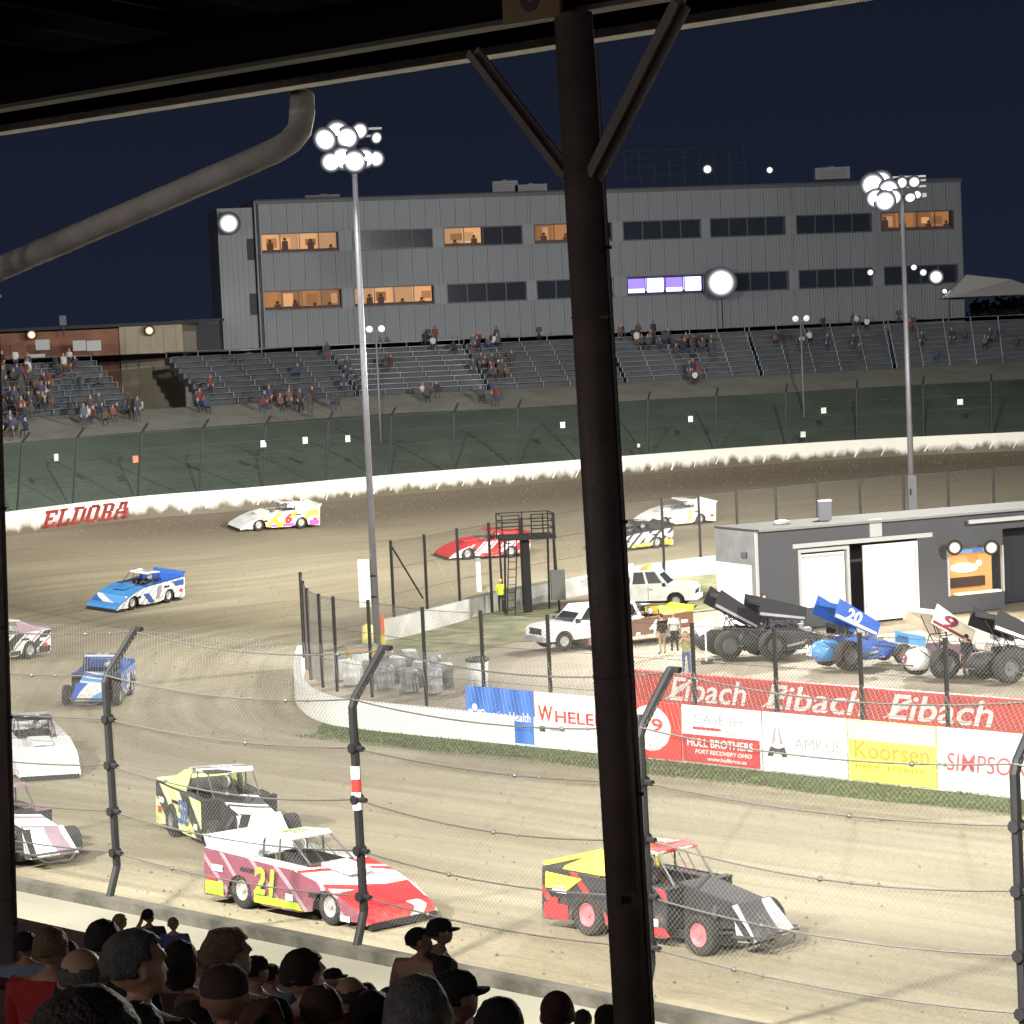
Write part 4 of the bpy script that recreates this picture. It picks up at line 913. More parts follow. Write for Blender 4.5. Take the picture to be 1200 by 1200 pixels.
cage_m = mat('cage_tube', (.06, .06, .065), .5); intm = mat('cockpit_dark', (.02, .02, .022), .8); rimm = mat('wheel_rim_grey', (.45, .44, .42), .4, .3, var=.2, scale=6)
glassd = mat('dark_car_window', (.03, .035, .04), .15)
WH = {}
def wheel(parent, x, y, r, wdt, rim, side):
    key = (round(r, 2), round(wdt, 2), rim.name)
    if key not in WH:
        g = MB(); h = wdt/2; g.lathe([(r*.58, -h), (r*.92, -h), (r, -h*.7), (r, h*.7), (r*.92, h), (r*.58, h), (r*.58, -h)], 20, ax=(0, 1, 0)); 
        g2 = MB(); g2.lathe([(r*.58, -h*.9), (r*.50, -h*.6), (r*.45, 0), (r*.45, h*.5), (r*.57, h*.85), (r*.53, h*.9), (r*.40, h*.55), (r*.14, h*.5), (r*.12, h*.75), (0, h*.75)], 16, ax=(0, 1, 0)); g2.lathe([(r*.45, 0), (0, 0)], 16, ax=(0, 1, 0))
        for k in range(6): a = k*math.pi/3; g2.cyl((math.cos(a)*r*.25, h*.5, math.sin(a)*r*.25), (math.cos(a)*r*.25, h*.6, math.sin(a)*r*.25), r*.05, 5)
        WH[key] = (g.mesh('tyre', rubber, True), g2.mesh('rim', rim))
    a, b = WH[key]
    w_ = bpy.data.objects.new('wheel', None); COL.objects.link(w_); w_.empty_display_size = .1; w_.parent = parent; w_.location = (x, y, r); w_.rotation_euler = (0, 0, 0 if side > 0 else math.pi)
    inst('tyre', a, w_); inst('rim', b, w_); return w_
def cols(xs, f0, f1, y, side, th=.025):
    g = MB()
    for a, b in zip(xs[:-1], xs[1:]):
        q = [(a, y(a, 0), f0(a)), (b, y(b, 0), f0(b)), (b, y(b, 1), f1(b)), (a, y(a, 1), f1(a))]
        g.slab([(p[0], p[1]*side, p[2]) for p in (q if side > 0 else q[::-1])], th)
    return g
def lin(pts):
    def f(x):
        if x <= pts[0][0]: return pts[0][1]
        for (x0, y0), (x1, y1) in zip(pts[:-1], pts[1:]):
            if x <= x1: return y0+(y1-y0)*(x-x0)/(x1-x0)
        return pts[-1][1]
    return f
def race_car(kind, px, py, ang, label, c, num='', group='race cars on the dirt track', sc_=1.04, cat='race car', flat=False, txt=True):
    pos, nrm = hit(px, py)
    if flat: nrm = Vector((0, 0, 1))
    t = thing('race_car' if kind != 'sprint' else 'sprint_car', label, cat, group=group)
    fw = Vector((math.sin(R(ang)), -math.cos(R(ang)), 0)); fw = (fw-nrm*fw.dot(nrm)).normalized(); lf = nrm.cross(fw)
    m = Matrix.Identity(4)
    for i in range(3): m[i][0] = fw[i]*sc_; m[i][1] = lf[i]*sc_; m[i][2] = nrm[i]*sc_*1.12; m[i][3] = pos[i]
    t.matrix_world = m
    late = kind == 'late'
    top = lin([(-2.45, 1.02), (.5, .88), (1.15, .76), (1.9, .52), (2.45, .27), (2.6, .13)]) if late else lin([(-2.3, 1.02), (.7, .93)])
    def arch(cx, r, z0):
        return lambda x: z0 if abs(x-cx) >= r else max(z0, math.sqrt(max(0, r*r-(x-cx)**2))+.22)
    fx, rx = 1.45, -1.25
    af, ar = arch(fx, .43, .13), arch(rx, .42, .16)
    xend = 2.58 if late else .62
    xs = sorted(set([-2.42, -2.2] + [rx+.42*math.cos(math.pi*k/8) for k in range(9)] + [-.5, 0, .3, .62] + ([fx+.43*math.cos(math.pi*k/8) for k in range(9)] + [2.1, 2.35, 2.58] if late else [])))
    yo = (lambda x, k: (.98 if x < 1.9 else .98-.10*(x-1.9)) + (.03 if k == 0 else 0)) if late else (lambda x, k: .92+(.02 if k == 0 else 0))
    for sd in (1, -1):
        g = cols(xs, lambda x: min(max(af(x) if late else .16, ar(x)), top(x)-.02), top, yo, sd); b = g.build('side_panel', c['side'], t)
        yy = sd*(1.035 if late else .962)
        if c.get('stripe'):
            g = cols([-2.35, -1.75], lambda x: .2+.0*x, lambda x: .45, lambda x, k: abs(yy), sd, .008); g.build('stripe', c['stripe'], b)
            g = MB(); q = [(-.75, yy, .20), (.75, yy, .20), (.60, yy-.012*sd, .32), (-.75, yy-.012*sd, .36)]; g.slab(q, .008); g.build('stripe', c['stripe'], b)
        if c.get('stripe2'):
            g = MB(); q = [(-2.3, yy, .70), (-1.75, yy, .70), (-1.4, yy-.02*sd, .92), (-2.3, yy-.02*sd, .96)]; g.slab(q, .006); g.build('stripe', c['stripe2'], b)
            if late: g = MB(); q = [(-.1, yy, .2), (.28, yy, .2), (.75, yy-.015*sd, .62), (.35, yy-.015*sd, .62)]; g.slab(q, .010); g.build('stripe', c['stripe2'], b)
        for dx_, dz_, w_, h_, m_ in ((-1.95, .80, .34, .12, PW), (-.02, .38, .26, .10, PY), (.34, .50, .22, .12, PW), (-1.0, .86, .40, .07, PK), (-2.1, .58, .22, .14, PR)) + (((1.05, .62, .24, .10, PK), (2.0, .30, .28, .10, PW)) if late else ()):
            yk = (yo(dx_, 0) if late else .95)*sd; g = MB(); g.box((dx_, yk*1.012, dz_-.1), (w_, .006, h_)); g.build('sponsor_decal', m_, b)
        if num and txt:
            text_mesh(num, c['num'], (-.38, sd*(1.05 if late else .975), .62), (-sd, 0, 0), (0, 0, 1), .26*len(num)+.16, .50, th=.03, bold=.03, shear=.15, name='door_number', parent=b)
    if late:
        xh = [.45, .8, 1.15, 1.6, 1.9, 2.2, 2.45, 2.6]
        g = MB(); 
        for a, b in zip(xh[:-1], xh[1:]): g.slab([(a, -yo(a, 1), top(a)), (b, -yo(b, 1), top(b)), (b, yo(b, 1), top(b)), (a, yo(a, 1), top(a))], .02)
        h_ = g.build('hood', c['hood'], t)
        g = MB(); g.slab([(.55, -.34, .905), (1.35, -.30, .81), (1.35, .30, .81), (.55, .34, .905)], .06); g.build('hood_scoop', c['hood2'], h_)
        g = MB(); g.slab([(1.75, -.9, .615), (2.3, -.88, .375), (2.3, .88, .375), (1.75, .9, .615)], .006); g.build('nose_decal', c['nose'], h_)
        g = MB(); g.box((2.57, 0, .10), (.10, 1.75, .12)); g.build('splitter', intm, t)
    else:
        g = MB(); g.slab([(.5, -.46, .97), (1.8, -.40, .74), (1.8, .40, .74), (.5, .46, .97)], .03); h_ = g.build('hood', c['hood'], t)
        g = MB(); g.slab([(1.8, -.52, .75), (2.35, -.60, .24), (2.35, .60, .24), (1.8, .52, .75)], .03); g.build('nose', c['nose'], t)
        for sd in (1, -1): g = MB(); g.slab([(.5, .46*sd, .96), (1.8, .41*sd, .74), (1.75, .41*sd, .38), (.5, .46*sd, .30)], .02); g.build('engine_cover', intm, t)
        for sd in (1, -1):
            g = MB(); g.slab([(1.8, .52*sd, .75), (2.35, .6*sd, .24), (1.9, .52*sd, .2)], .02); g.build('nose_side', c['nose'], t)
            g = MB(); g.cyl((1.25, .3*sd, .30), (1.5, .75*sd, .33), .025, 5); g.cyl((1.75, .3*sd, .30), (1.5, .75*sd, .33), .025, 5); g.cyl((1.3, .35*sd, .72), (1.5, .7*sd, .40), .05, 8); g.build('suspension_arm', cage_m, t)
        g = MB(); g.tube([(1.9, -.62, .3), (2.35, -.66, .34), (2.48, -.5, .34), (2.48, .5, .34), (2.35, .66, .34), (1.9, .62, .3)], .025, 6); g.tube([(2.42, -.45, .24), (2.5, -.3, .16), (2.5, .3, .16), (2.42, .45, .24)], .022, 6); g.build('bumper', cage_m, t)
        g = MB(); g.slab([(.62, -.92, .30), (.62, -.46, .30), (.62, -.46, .95), (.62, -.92, .95)], .02); g.slab([(.62, .46, .30), (.62, .92, .30), (.62, .92, .95), (.62, .46, .95)], .02); g.build('firewall', intm, t)
        g = MB(); g.slab([(.5, -.92, .945), (.66, -.92, .935), (.66, -.46, .935), (.5, -.46, .945)], .02); g.build('cowl', c['deck'], t); g = MB(); g.slab([(.5, .46, .945), (.66, .46, .935), (.66, .92, .935), (.5, .92, .945)], .02); g.build('cowl', c['deck'], t)
    we = .94 if late else .90; ez = 1.03 if late else 1.03
    g = MB(); g.slab([(-2.42, -we, top(-2.4)+.005), (-1.05, -we, .96), (-1.05, we, .96), (-2.42, we, top(-2.4)+.005)], .02); g.build('deck', c['deck'], t)
    for sd in (1, -1): g = MB(); g.slab([(-1.05, .60*sd, .955), (.5, .60*sd, .90), (.5, we*sd, .90), (-1.05, we*sd, .955)], .018); g.build('side_deck', c['deck'], t)
    g = MB(); g.box((-.3, 0, .2), (4.0 if not late else 4.6, 1.15, .14)); g.box((-.35, 0, .5), (1.5, 1.1, .5)); g.build('chassis', intm, t)
    g = MB(); g.box((-2.40, 0, .62), (.04, 1.8, .70)); g.build('rear_panel', c['deck'], t)
    # roof and pillars
    rz = 1.33 if late else 1.42; rf, rr = (-.12, -1.02) if late else (.12, -1.0)
    g = MB(); hw = .58 if late else .60
    g.slab([(rr, -hw, rz+.0), (rf-.15, -hw, rz+.03), (rf-.15, hw, rz+.03), (rr, hw, rz)], .035); g.slab([(rf-.15, -hw, rz+.03), (rf, -hw+.04, rz-.01), (rf, hw-.04, rz-.01), (rf-.15, hw, rz+.03)], .035)
    ro = g.build('roof', c['roof'], t)
    if num and txt: text_mesh(num, c.get('rnum', c['num']), ((rf+rr)/2-.05, 0, rz+.058), (0, 1, 0), (-1, 0, 0), .5, .5, th=.002, bold=.03, name='roof_number', parent=ro)
    if c.get('roofband'): g = MB(); g.slab([(rf-.17, -hw+.03, rz+.075), (rf-.02, -hw+.06, rz+.035), (rf-.02, hw-.06, rz+.035), (rf-.17, hw-.03, rz+.075)], .006); g.build('visor_band', c['roofband'], ro)
    for sd in (1, -1):
        g = MB(); zb = .96 if late else .97
        if late: q = [(rr+.12, hw*sd, rz), (-2.25, .80*sd, 1.12), (-2.35, .84*sd, 1.03), (rr-.05, .66*sd, zb)]
        else: q = [(rr+.25, hw*sd, rz), (rr-.10, (hw+.02)*sd, rz-.02), (-1.95, .80*sd, 1.06), (-1.95, .84*sd, 1.02), (rr+.12, .72*sd, zb)]
        g.slab(q, .02); g.build('sail_panel', c['sail'], t)
        g = MB(); g.cyl((rf-.02, (hw-.06)*sd, rz), (.48 if late else .52, .56*sd, .93), .022, 6); g.cyl((-.45, (hw-.02)*sd, rz), (-.45, .6*sd, .95), .02, 6); g.cyl((rr+.05, (hw-.04)*sd, rz), (rr+.05, .6*sd, .95), .022, 6); g.build('roll_cage', cage_m, t)
    g = MB(); g.cyl((.48, -.56, .93), (.48, .56, .93), .022, 6)
    for k in (-.2, 0, .2): g.cyl((.5, k, .94), (rf, k, rz), .008, 4)
    g.build('windshield_bars', cage_m, t)
    g = MB(); g.hexa([(-.95, -.05, .35), (-.35, -.05, .35), (-.35, .42, .35), (-.95, .42, .35)], [(-1.0, -.02, 1.0), (-.82, -.02, 1.0), (-.82, .39, 1.0), (-1.0, .39, 1.0)]); g.build('seat', intm, t)
    g = MB(); g.ball((-.75, .18, 1.13), .135, 10, 7); g.build('driver_helmet', c['helmet'] if 'helmet' in c else PW, t, True)
    # spoiler
    g = MB(); 
    if late:
        g.slab([(-2.42, -.9, 1.03), (-2.42, .9, 1.03), (-2.55, .9, 1.24), (-2.55, -.9, 1.24)], .015)
        for sd in (1, -1): g.slab([(-2.1, .9*sd, 1.04), (-2.42, .9*sd, 1.04), (-2.57, .9*sd, 1.26), (-2.45, .9*sd, 1.26)], .015)
    else: g.slab([(-2.38, -.88, 1.02), (-2.38, .88, 1.02), (-2.45, .88, 1.10), (-2.45, -.88, 1.10)], .015)
    g.build('spoiler', c['sail'], t)
    yf = .80 if late else .93
    for sd in (1, -1):
        wheel(t, fx, sd*yf, .335, .26, c['rim'], sd); wheel(t, rx, sd*(.80 if late else .84), .35, .32, c['rim'], sd)
    return t
base_c = dict(rim=rimm, num=PK)
def cc(**k): d = dict(base_c); d.update(k); return d
race_car('late', 322, 618, -60, 'white wedge race car with pink and yellow side flash, nearest the far white wall', cc(side=LV['wp'], hood=PW, hood2=PCR, nose=PW, roof=PW, deck=PW, sail=PW, stripe=PP, stripe2=PY, num=PR), '6')
race_car('late', 160, 708, -31, 'blue wedge race car with white roof and sides alone in the open turn', cc(side=LV['wg'], hood=PLB, hood2=PLB, nose=LV['blw'], roof=PW, deck=PB, sail=PB, stripe2=PB, num=PGY), '1')
race_car('mod', 117, 820, -2, 'blue open wheel race car with white nose facing the camera behind the leftmost post', cc(side=LV['bd'], hood=LV['blw'], nose=LV['blw'], roof=PB, deck=PB, sail=PB, roofband=PW, num=PW), '33')
race_car('mod', -10, 773, -38, 'white and dark race car, highest of those cut by the left edge', cc(side=LV['wm'], hood=PW, nose=PW, roof=PW, deck=PW, sail=PMV, stripe=PK, num=PK), '7')
race_car('late', 42, 900, 20, 'white wedge race car with dark roof and yellow lower edge at the left edge', cc(side=LV['wg'], hood=PW, hood2=LV['wg'], nose=PW, roof=PK, deck=LV['wg'], sail=PGY, stripe=PY, num=PK, rnum=PW), '11')
race_car('mod', 5, 1003, 40, 'grey mauve race car with pale hood, lowest at the left edge', cc(side=LV['mm'], hood=LV['wm'], nose=LV['wm'], roof=PMV, deck=PMV, sail=PMV, stripe=PW, num=PW), '4', sc_=1.12)
race_car('mod', 270, 985, 27, 'black and white open wheel race car with fluorescent yellow flank between the first two posts', cc(side=LV['yb'], hood=LV['bw'], nose=LV['bw'], roof=LV['kw'], deck=PK, sail=PFL, num=PB, rnum=PW, rim=mat('dark_rim', (.12, .12, .12), .5)), '58', sc_=1.16)
race_car('late', 372, 1066, 45, 'white topped race car with red nose and maroon flanks behind the striped fence post', cc(side=LV['mm'], hood=LV['wr'], hood2=PW, nose=PR, roof=PW, deck=PW, sail=PW, stripe=PG, num=PG), '21', sc_=1.12)
race_car('mod', 790, 1097, 46, 'black race car with red roof edge, yellow tail and pink wheels beside the pillar', cc(side=LV['ky'], hood=PK, nose=LV['kw'], roof=LV['wr'], deck=PK, sail=PY, roofband=PR, stripe=PR, stripe2=PY, num=PO, rim=mat('pink_rim', (.70, .16, .18), .5)), '10', sc_=1.17)
race_car('late', 566, 652, -62, 'red wedge race car with white tail seen through the fence beside the platform', cc(side=LV['wr'], hood=PR, hood2=PR, nose=PR, roof=PR, deck=PR, sail=PR, stripe=PR, num=PR), '5')
race_car('late', 790, 614, -58, 'all white wedge race car far off to the right of the steel pillar', cc(side=PW, hood=PW, hood2=PW, nose=PW, roof=PW, deck=PW, sail=PW, stripe2=PW, num=PY), '2')
race_car('late', 738, 642, -52, 'dark wedge race car with yellow lower side just right of the steel pillar', cc(side=LV['kw'], hood=PK, hood2=PK, nose=PK, roof=PK, deck=PK, sail=PK, stripe=PY, num=PW), '8')
race_car('late', 742, 752, -62, 'muddy brown race car with yellow edged roof numbered 4 parked in the infield', cc(side=PBR, hood=PBR, hood2=PBR, nose=PBR, roof=PK, deck=PBR, sail=PY, stripe=PCR, num=PW), '4', group='vehicles parked in the infield', flat=True)
# ------------------------------------------------------------------ sprint cars
srim = mat('sprint_rim', (.10, .10, .10), .5)
def sprint(px, py, ang, label, body, wing, num, numc, accent, tilt=22):
    pos = atz(px, py, 0.0); t = thing('sprint_car', label, 'sprint car', pos, group='winged sprint cars parked in the pits'); t.scale = (1.12, 1.12, 1.18)
    fw = Vector((math.sin(R(ang)), -math.cos(R(ang)), 0)); t.rotation_euler = (0, 0, math.atan2(fw.y, fw.x))
    g = MB(); secs_ = [(1.95, .12, .30, .42), (1.5, .22, .28, .62), (.8, .32, .24, .80), (.1, .36, .22, .86), (-.3, .36, .22, .70)]
    vs = []
    for x, hw, z0, z1 in secs_: vs += [(x, -hw, z0), (x, -hw*1.0, z1-.12), (x, -hw*.5, z1), (x, hw*.5, z1), (x, hw, z1-.12), (x, hw, z0)]
    g.add(vs, [(i*6+j, i*6+(j+1) % 6, (i+1)*6+(j+1) % 6, (i+1)*6+j) for i in range(4) for j in range(6)] + [tuple(range(6)), tuple(range(24, 30))]); g.build('hood', body, t, True)
    g = MB(); g.lathe([(0, -1.0), (.16, -.97), (.34, -.75), (.37, -.35), (.33, 0.0), (0, .02)], 14, c=(-1.05, 0, .62), ax=(1, 0, 0)); g.build('tail_tank', accent, t, True)
    for sd in (1, -1):
        g = MB(); g.slab([(-.9, .42*sd, .28), (.7, .42*sd, .28), (.6, .40*sd, .60), (-.2, .42*sd, .62), (-.9, .42*sd, .72)], .02); g.build('side_panel', body, t)
        g = MB(); g.tube([(.15, .34*sd, .8), (-.05, .32*sd, 1.32), (-.75, .30*sd, 1.34), (-.95, .34*sd, .7)], .024, 6); g.cyl((-.75, .3*sd, 1.34), (-.2, .38*sd, .6), .02, 6); g.tube([(1.9, .15*sd, .35), (.9, .36*sd, .62), (.1, .38*sd, .72)], .024, 6); g.build('roll_cage', cage_m, t)
        g = MB(); g.tube([(-.8, .5*sd, .35), (-.8, 1.15*sd, .35), (.3, 1.05*sd, .35), (.5, .45*sd, .35)], .022, 6); g.build('nerf_bar', cage_m, t)
        wheel(t, -.98, sd*.78, .50 if sd < 0 else .46, .48, srim, sd); wheel(t, 1.28, sd*.70, .35, .28, srim, sd)
        g = MB(); g.cyl((1.28, .2*sd, .36), (1.28, .7*sd, .34), .03, 6); g.cyl((-.98, .2*sd, .45), (-.98, .7*sd, .46), .05, 6); g.build('axle', cage_m, t)
    for sd in (1, -1):
        g = MB(); g.slab([(-.85, .44*sd, .62), (.15, .43*sd, .62), (.55, .38*sd, .82), (.10, .40*sd, 1.02), (-.85, .42*sd, 1.05)], .02); g.build('cockpit_panel', body, t)
        g = MB(); g.tube([(.5, .40*sd, .55), (.3, .62*sd, .5), (-.3, .66*sd, .42), (-.9, .62*sd, .40)], .05, 7); g.build('exhaust_header', mat('exhaust_steel', (.35, .33, .30), .4, .5), t)
        g = MB(); g.cyl((-1.2, .45*sd, .62), (-1.75, .42*sd, 1.0), .02, 5); g.cyl((-.95, .5*sd, .45), (.4, .46*sd, .42), .025, 5); g.build('radius_rod', cage_m, t)
    g = MB(); g.box((.55, 0, .86), (.55, .34, .16)); g.cyl((.45, 0, .9), (.45, 0, 1.08), .12, 10); g.build('engine', mat('engine_metal', (.25, .25, .25), .4, .4), t)
    if num: text_mesh(num, numc, (-1.98, 0, .68), (0, -1, 0), (0, 0, 1), .42, .40, th=.12, bold=.02, name='tail_number', parent=t)
    g = MB(); g.box((-.7, 0, .55), (.5, .4, .5)); g.ball((-.45, 0, 1.0), .14, 9, 6); g.build('seat', intm, t)
    g = MB(); g.box((-1.05, 0, .45), (.12, 1.5, .12)); g.tube([(-2.0, -.4, .5), (-2.15, 0, .5), (-2.0, .4, .5)], .02, 6); g.build('rear_bumper', cage_m, t)
    ct, st = math.cos(R(tilt)), math.sin(R(tilt)); wc = Vector((-.55, 0, 1.72))
    def wp(x, y, z): return wc + Vector((x*ct + z*st, y, -x*st + z*ct))
    g = MB(); n_ = 6
    for k in range(n_):
        x0 = .78-1.56*k/n_; x1 = .78-1.56*(k+1)/n_; z0 = -.05+.10*((k)/n_)**2; z1 = -.05+.10*((k+1)/n_)**2
        g.slab([wp(x0, -.75, z0), wp(x1, -.75, z1), wp(x1, .75, z1), wp(x0, .75, z0)], .02)
    g.slab([wp(-.78, -.75, .05), wp(-.80, -.75, .18), wp(-.80, .75, .18), wp(-.78, .75, .05)], .012)
    wg = g.build('top_wing', wing, t)
    for sd in (1, -1):
        g = MB(); g.slab([wp(.95, .77*sd, -.34), wp(.95, .77*sd, .14), wp(-.9, .77*sd, .36), wp(-.9, .77*sd, -.30)], .02); sb = g.build('side_board', wing, wg)
        if num: text_mesh(num, numc, wp(-.15, (.80)*sd, .0), wp(-sd, 0, 0)-wp(0, 0, 0), wp(0, 0, 1)-wp(0, 0, 0), .62, .42, th=.008, bold=.03, shear=.1, name='wing_number', parent=sb)
        g = MB(); g.slab([wp(.9, .795*sd, -.28), wp(.9, .795*sd, -.20), wp(-.85, .795*sd, -.16), wp(-.85, .795*sd, -.26)], .006); g.build('stripe', numc, sb)
    for sd in (1, -1): g = MB(); g.cyl(wp(-.1, .3*sd, 0), (-.45, .3*sd, 1.33), .02, 5); g.cyl(wp(-.6, .3*sd, 0), (-.75, .3*sd, 1.34), .02, 5); g.build('wing_post', cage_m, t)
    g = MB(); g.slab([(2.25, -.45, .62), (1.75, -.45, .85), (1.75, .45, .85), (2.25, .45, .62)], .02); nw = g.build('nose_wing', wing, t)
    for sd in (1, -1): g = MB(); g.slab([(2.35, .46*sd, .48), (2.35, .46*sd, .82), (1.65, .46*sd, 1.0), (1.65, .46*sd, .62)], .015); g.build('side_board', accent, nw)
    return t
sprint(878, 768, 100, 'black winged sprint car with its wing tilted high, leftmost of the parked ones', PK, PK, '', PGY, PK, 28)
sprint(926, 768, 106, 'second black sprint car half hidden between the black tilted wing and the blue car', PK, PK, '', PGY, PK, 8)
sprint(1010, 780, 112, 'blue winged sprint car with number 20 on the wing side board', PB, PB, '20', PW, PLB, 24)
sprint(1118, 790, 118, 'pinkish winged sprint car with white and red tail tank, right of the blue one', PMV, PCR, '9', PM, PW, 26)
sprint(1196, 795, 112, 'black and white sprint car at the right edge of the picture', PK, PK, '', PW, PK, 20)
# ------------------------------------------------------------------ infield vehicles
def body_prism(g, pts, w0, w1=None):
    w1 = w1 or w0; k = len(pts); vs = [(x, -w0, z) for x, z in pts] + [(x, w0, z) for x, z in pts]
    g.add(vs, [tuple(range(k-1, -1, -1)), tuple(range(k, 2*k))] + [(i, (i+1) % k, k+(i+1) % k, k+i) for i in range(k)])
def truck(px, py, ang, label, col_, kind='suv', bar=None):
    pos = atz(px, py, 0); t = thing('parked_'+('truck' if kind != 'suv' else 'car'), label, 'truck' if kind != 'suv' else 'suv', pos, group='vehicles parked in the infield')
    fw = Vector((math.sin(R(ang)), -math.cos(R(ang)), 0)); t.rotation_euler = (0, 0, math.atan2(fw.y, fw.x))
    L_ = 2.45
    def archp(cx, r, n=7): return [(cx+r*math.cos(math.pi*k/n), .42+r*math.sin(math.pi*k/n)*.95) for k in range(n+1)]
    low = [(2.42, .42)] + archp(1.55, .46) + archp(-1.5, .46) + [(-2.5, .45)]
    topp = [(-2.5, 1.12), (1.0, 1.16), (2.15, 1.08), (2.42, .95)] if kind == 'suv' else [(-2.5, 1.15), (1.1, 1.22), (2.3, 1.14), (2.48, .95)]
    g = MB(); body_prism(g, low + topp, .95); b = g.build('body', col_, t)
    if kind == 'suv': cab0, cab1 = [(-2.4, 1.12), (1.05, 1.14)], [(-2.15, 1.78), (.35, 1.82)]
    else: cab0, cab1 = [(-.75, 1.15), (1.15, 1.2)], [(-.6, 1.92), (.55, 1.95)]
    (x0, z0), (x1, z1) = cab0; (x2, z2), (x3, z3) = cab1
    g = MB(); g.hexa([(x0, -.9, z0), (x1, -.9, z1), (x1, .9, z1), (x0, .9, z0)], [(x2, -.74, z2), (x3, -.74, z3), (x3, .74, z3), (x2, .74, z2)]); g.build('cab', col_, t)
    g = MB(); f = lambda u, v, s_: (x0+(x1-x0)*u + ((x2+(x3-x2)*u)-(x0+(x1-x0)*u))*v, s_*(.9-.16*v+.008), z0+(z1-z0)*u + ((z2+(z3-z2)*u)-(z0+(z1-z0)*u))*v)
    spans = [(.06, .30), (.34, .62), (.66, .92)] if kind == 'suv' else [(.08, .44), (.52, .90)]
    for s_ in (1, -1):
        for u0, u1 in spans:
            g = MB(); g.slab([f(u0, .12, s_), f(u1, .12, s_), f(u1, .86, s_), f(u0, .86, s_)], .012); g.build('side_window', glassd, t)
        g = MB(); xm_ = x0+(x1-x0)*spans[-1][0]-.05; g.slab([(xm_, s_*.952, .5), (xm_+.02, s_*.952, .5), (xm_+.02, s_*.952, 1.1), (xm_, s_*.952, 1.1)], .006); g.box((xm_+.15, s_*.96, .98), (.16, .02, .04)); g.build('door_seam', intm, b)
        g = MB(); g.box((x1-.15, s_*1.04, 1.22), (.14, .2, .16)); g.build('mirror', intm, t)
        g = MB(); g.box((2.40, s_*.72, .86), (.10, .34, .2)); g.build('headlight', mat('headlight_glass', (.85, .85, .82), .2), t)
        g = MB(); g.box((-2.5, s_*.84, .95), (.06, .16, .3)); g.build('tail_light', PR, t)
        wheel(t, 1.55, s_*.82, .39, .26, rimm, s_); wheel(t, -1.5, s_*.82, .39, .26, rimm, s_)
    g = MB(); d = .008; g.slab([(x1+.0+d, -.80, z1+.05), (x3+d+.04, -.68, z3-.08), (x3+d+.04, .68, z3-.08), (x1+d, .80, z1+.05)], .01); g.build('windshield', glassd, t)
    g = MB(); g.box((2.44, 0, .84), (.06, 1.0, .26)); 
    for k in range(3): g.box((2.48, 0, .76+.08*k), (.03, 1.0, .02))
    g.build('grille', intm, t)
    g = MB(); g.box((2.5, 0, .52), (.16, 1.85, .2)); g.build('front_bumper', PGY if kind == 'suv' else PW, t); g = MB(); g.box((-2.55, 0, .55), (.14, 1.8, .18)); g.build('rear_bumper', PGY, t)
    g = MB(); g.box((0, 0, .38), (4.2, 1.3, .2)); g.build('chassis', intm, t)
    if kind == 'pickup':
        g = MB(); g.box((-1.6, 0, 1.2), (1.5, 1.5, .05)); g.build('bed_floor', intm, t)
    if kind == 'tow':
        g = MB(); g.box((-2.0, 0, 1.32), (2.4, 1.95, .3)); g.build('bed_deck', PW, t); g = MB(); g.box((-.95, 0, 1.75), (.2, 1.7, .8)); g.build('headache_rack', PW, t); g = MB(); g.box((-1.7, .98, 1.5), (1.6, .02, .22)); g.box((-1.7, -.98, 1.5), (1.6, .02, .22)); g.build('stripe', PGY, t)
    if bar:
        g = MB(); g.box((.0, 0, 2.02), (.26, 1.3, .14)); g.build('light_bar', mat('amber_light_bar', (.7, .25, .03), .3, emit=(1, .4, .05), estr=.8), t)
    return t
truck(686, 756, -62, 'white sport utility vehicle with black grille parked left of the steel pillar', PW, 'suv')
truck(760, 712, 76, 'white tow truck with an amber light bar parked behind the brown race car', PW, 'tow', True)
# ------------------------------------------------------------------ pit building
PBx0, PBx1 = 836, 1340
A0 = atz(890, 742, 0); Yf = A0.y
pitb = thing('pit_building', 'long low dark grey pit building with bright white doors on the right', 'building', (0, 0, 0))
A1 = atz(1300, 700, 0)
fd = Vector((A1.x-A0.x, A1.y-A0.y, 0)).normalized(); bd = Vector((-fd.y, fd.x, 0))
if bd.y < 0: bd = -bd
def pbx(px, up):     # metres along the front wall under picture column px at height up
    d_ = None; yy = 700
    for _ in range(5):
        d_ = ray(px, yy); tt = (A0-CAM).dot(bd)/d_.dot(bd); q = CAM+d_*tt; yy += (q.z-up)*F/q.y
    return (q-A0).dot(fd)
dgm = mat('dark_grey_panel', (.065, .068, .078), .55, var=.06, scale=.5); trimm = mat('pale_trim', (.42, .42, .42), .5)
HB = (lambda q: q.z)(CAM + ray(890, 623)*((A0-CAM).dot(bd)/ray(890, 623).dot(bd)))
print('pit building height', HB, 'Y', A0.y)
def pbox(name, m, u0, u1, v0, v1, z0, z1, parent=pitb):
    g = MB(); c = A0 + fd*((u0+u1)/2) + bd*((v0+v1)/2); g.box(Vector((c.x, c.y, (z0+z1)/2)), (abs(u1-u0), abs(v1-v0), z1-z0), (fd, bd, ZUP)); return g.build(name, m, parent)
U1 = pbx(1290, 2)
ops = [(936, 996, 3.3, 'door'), (1010, 1076, 3.4, 'white'), (1112, 1176, 3.55, 'orange'), (1176, 1290, 3.6, 'dark')]
pbox('wall', dgm, pbx(890, 2), pbx(936, 2), 0, .2, 0, HB-.02)
pbox('lintel', dgm, pbx(936, 2)+.001, U1, 0, .2, 3.7, HB-.02)
pbox('pier', dgm, pbx(1076, 2), pbx(1110, 2), .0, .2, 0, 3.70)
pbox('trim', trimm, pbx(930, 2), pbx(1092, 3.6), -.06, -.005, 3.62, 3.82)
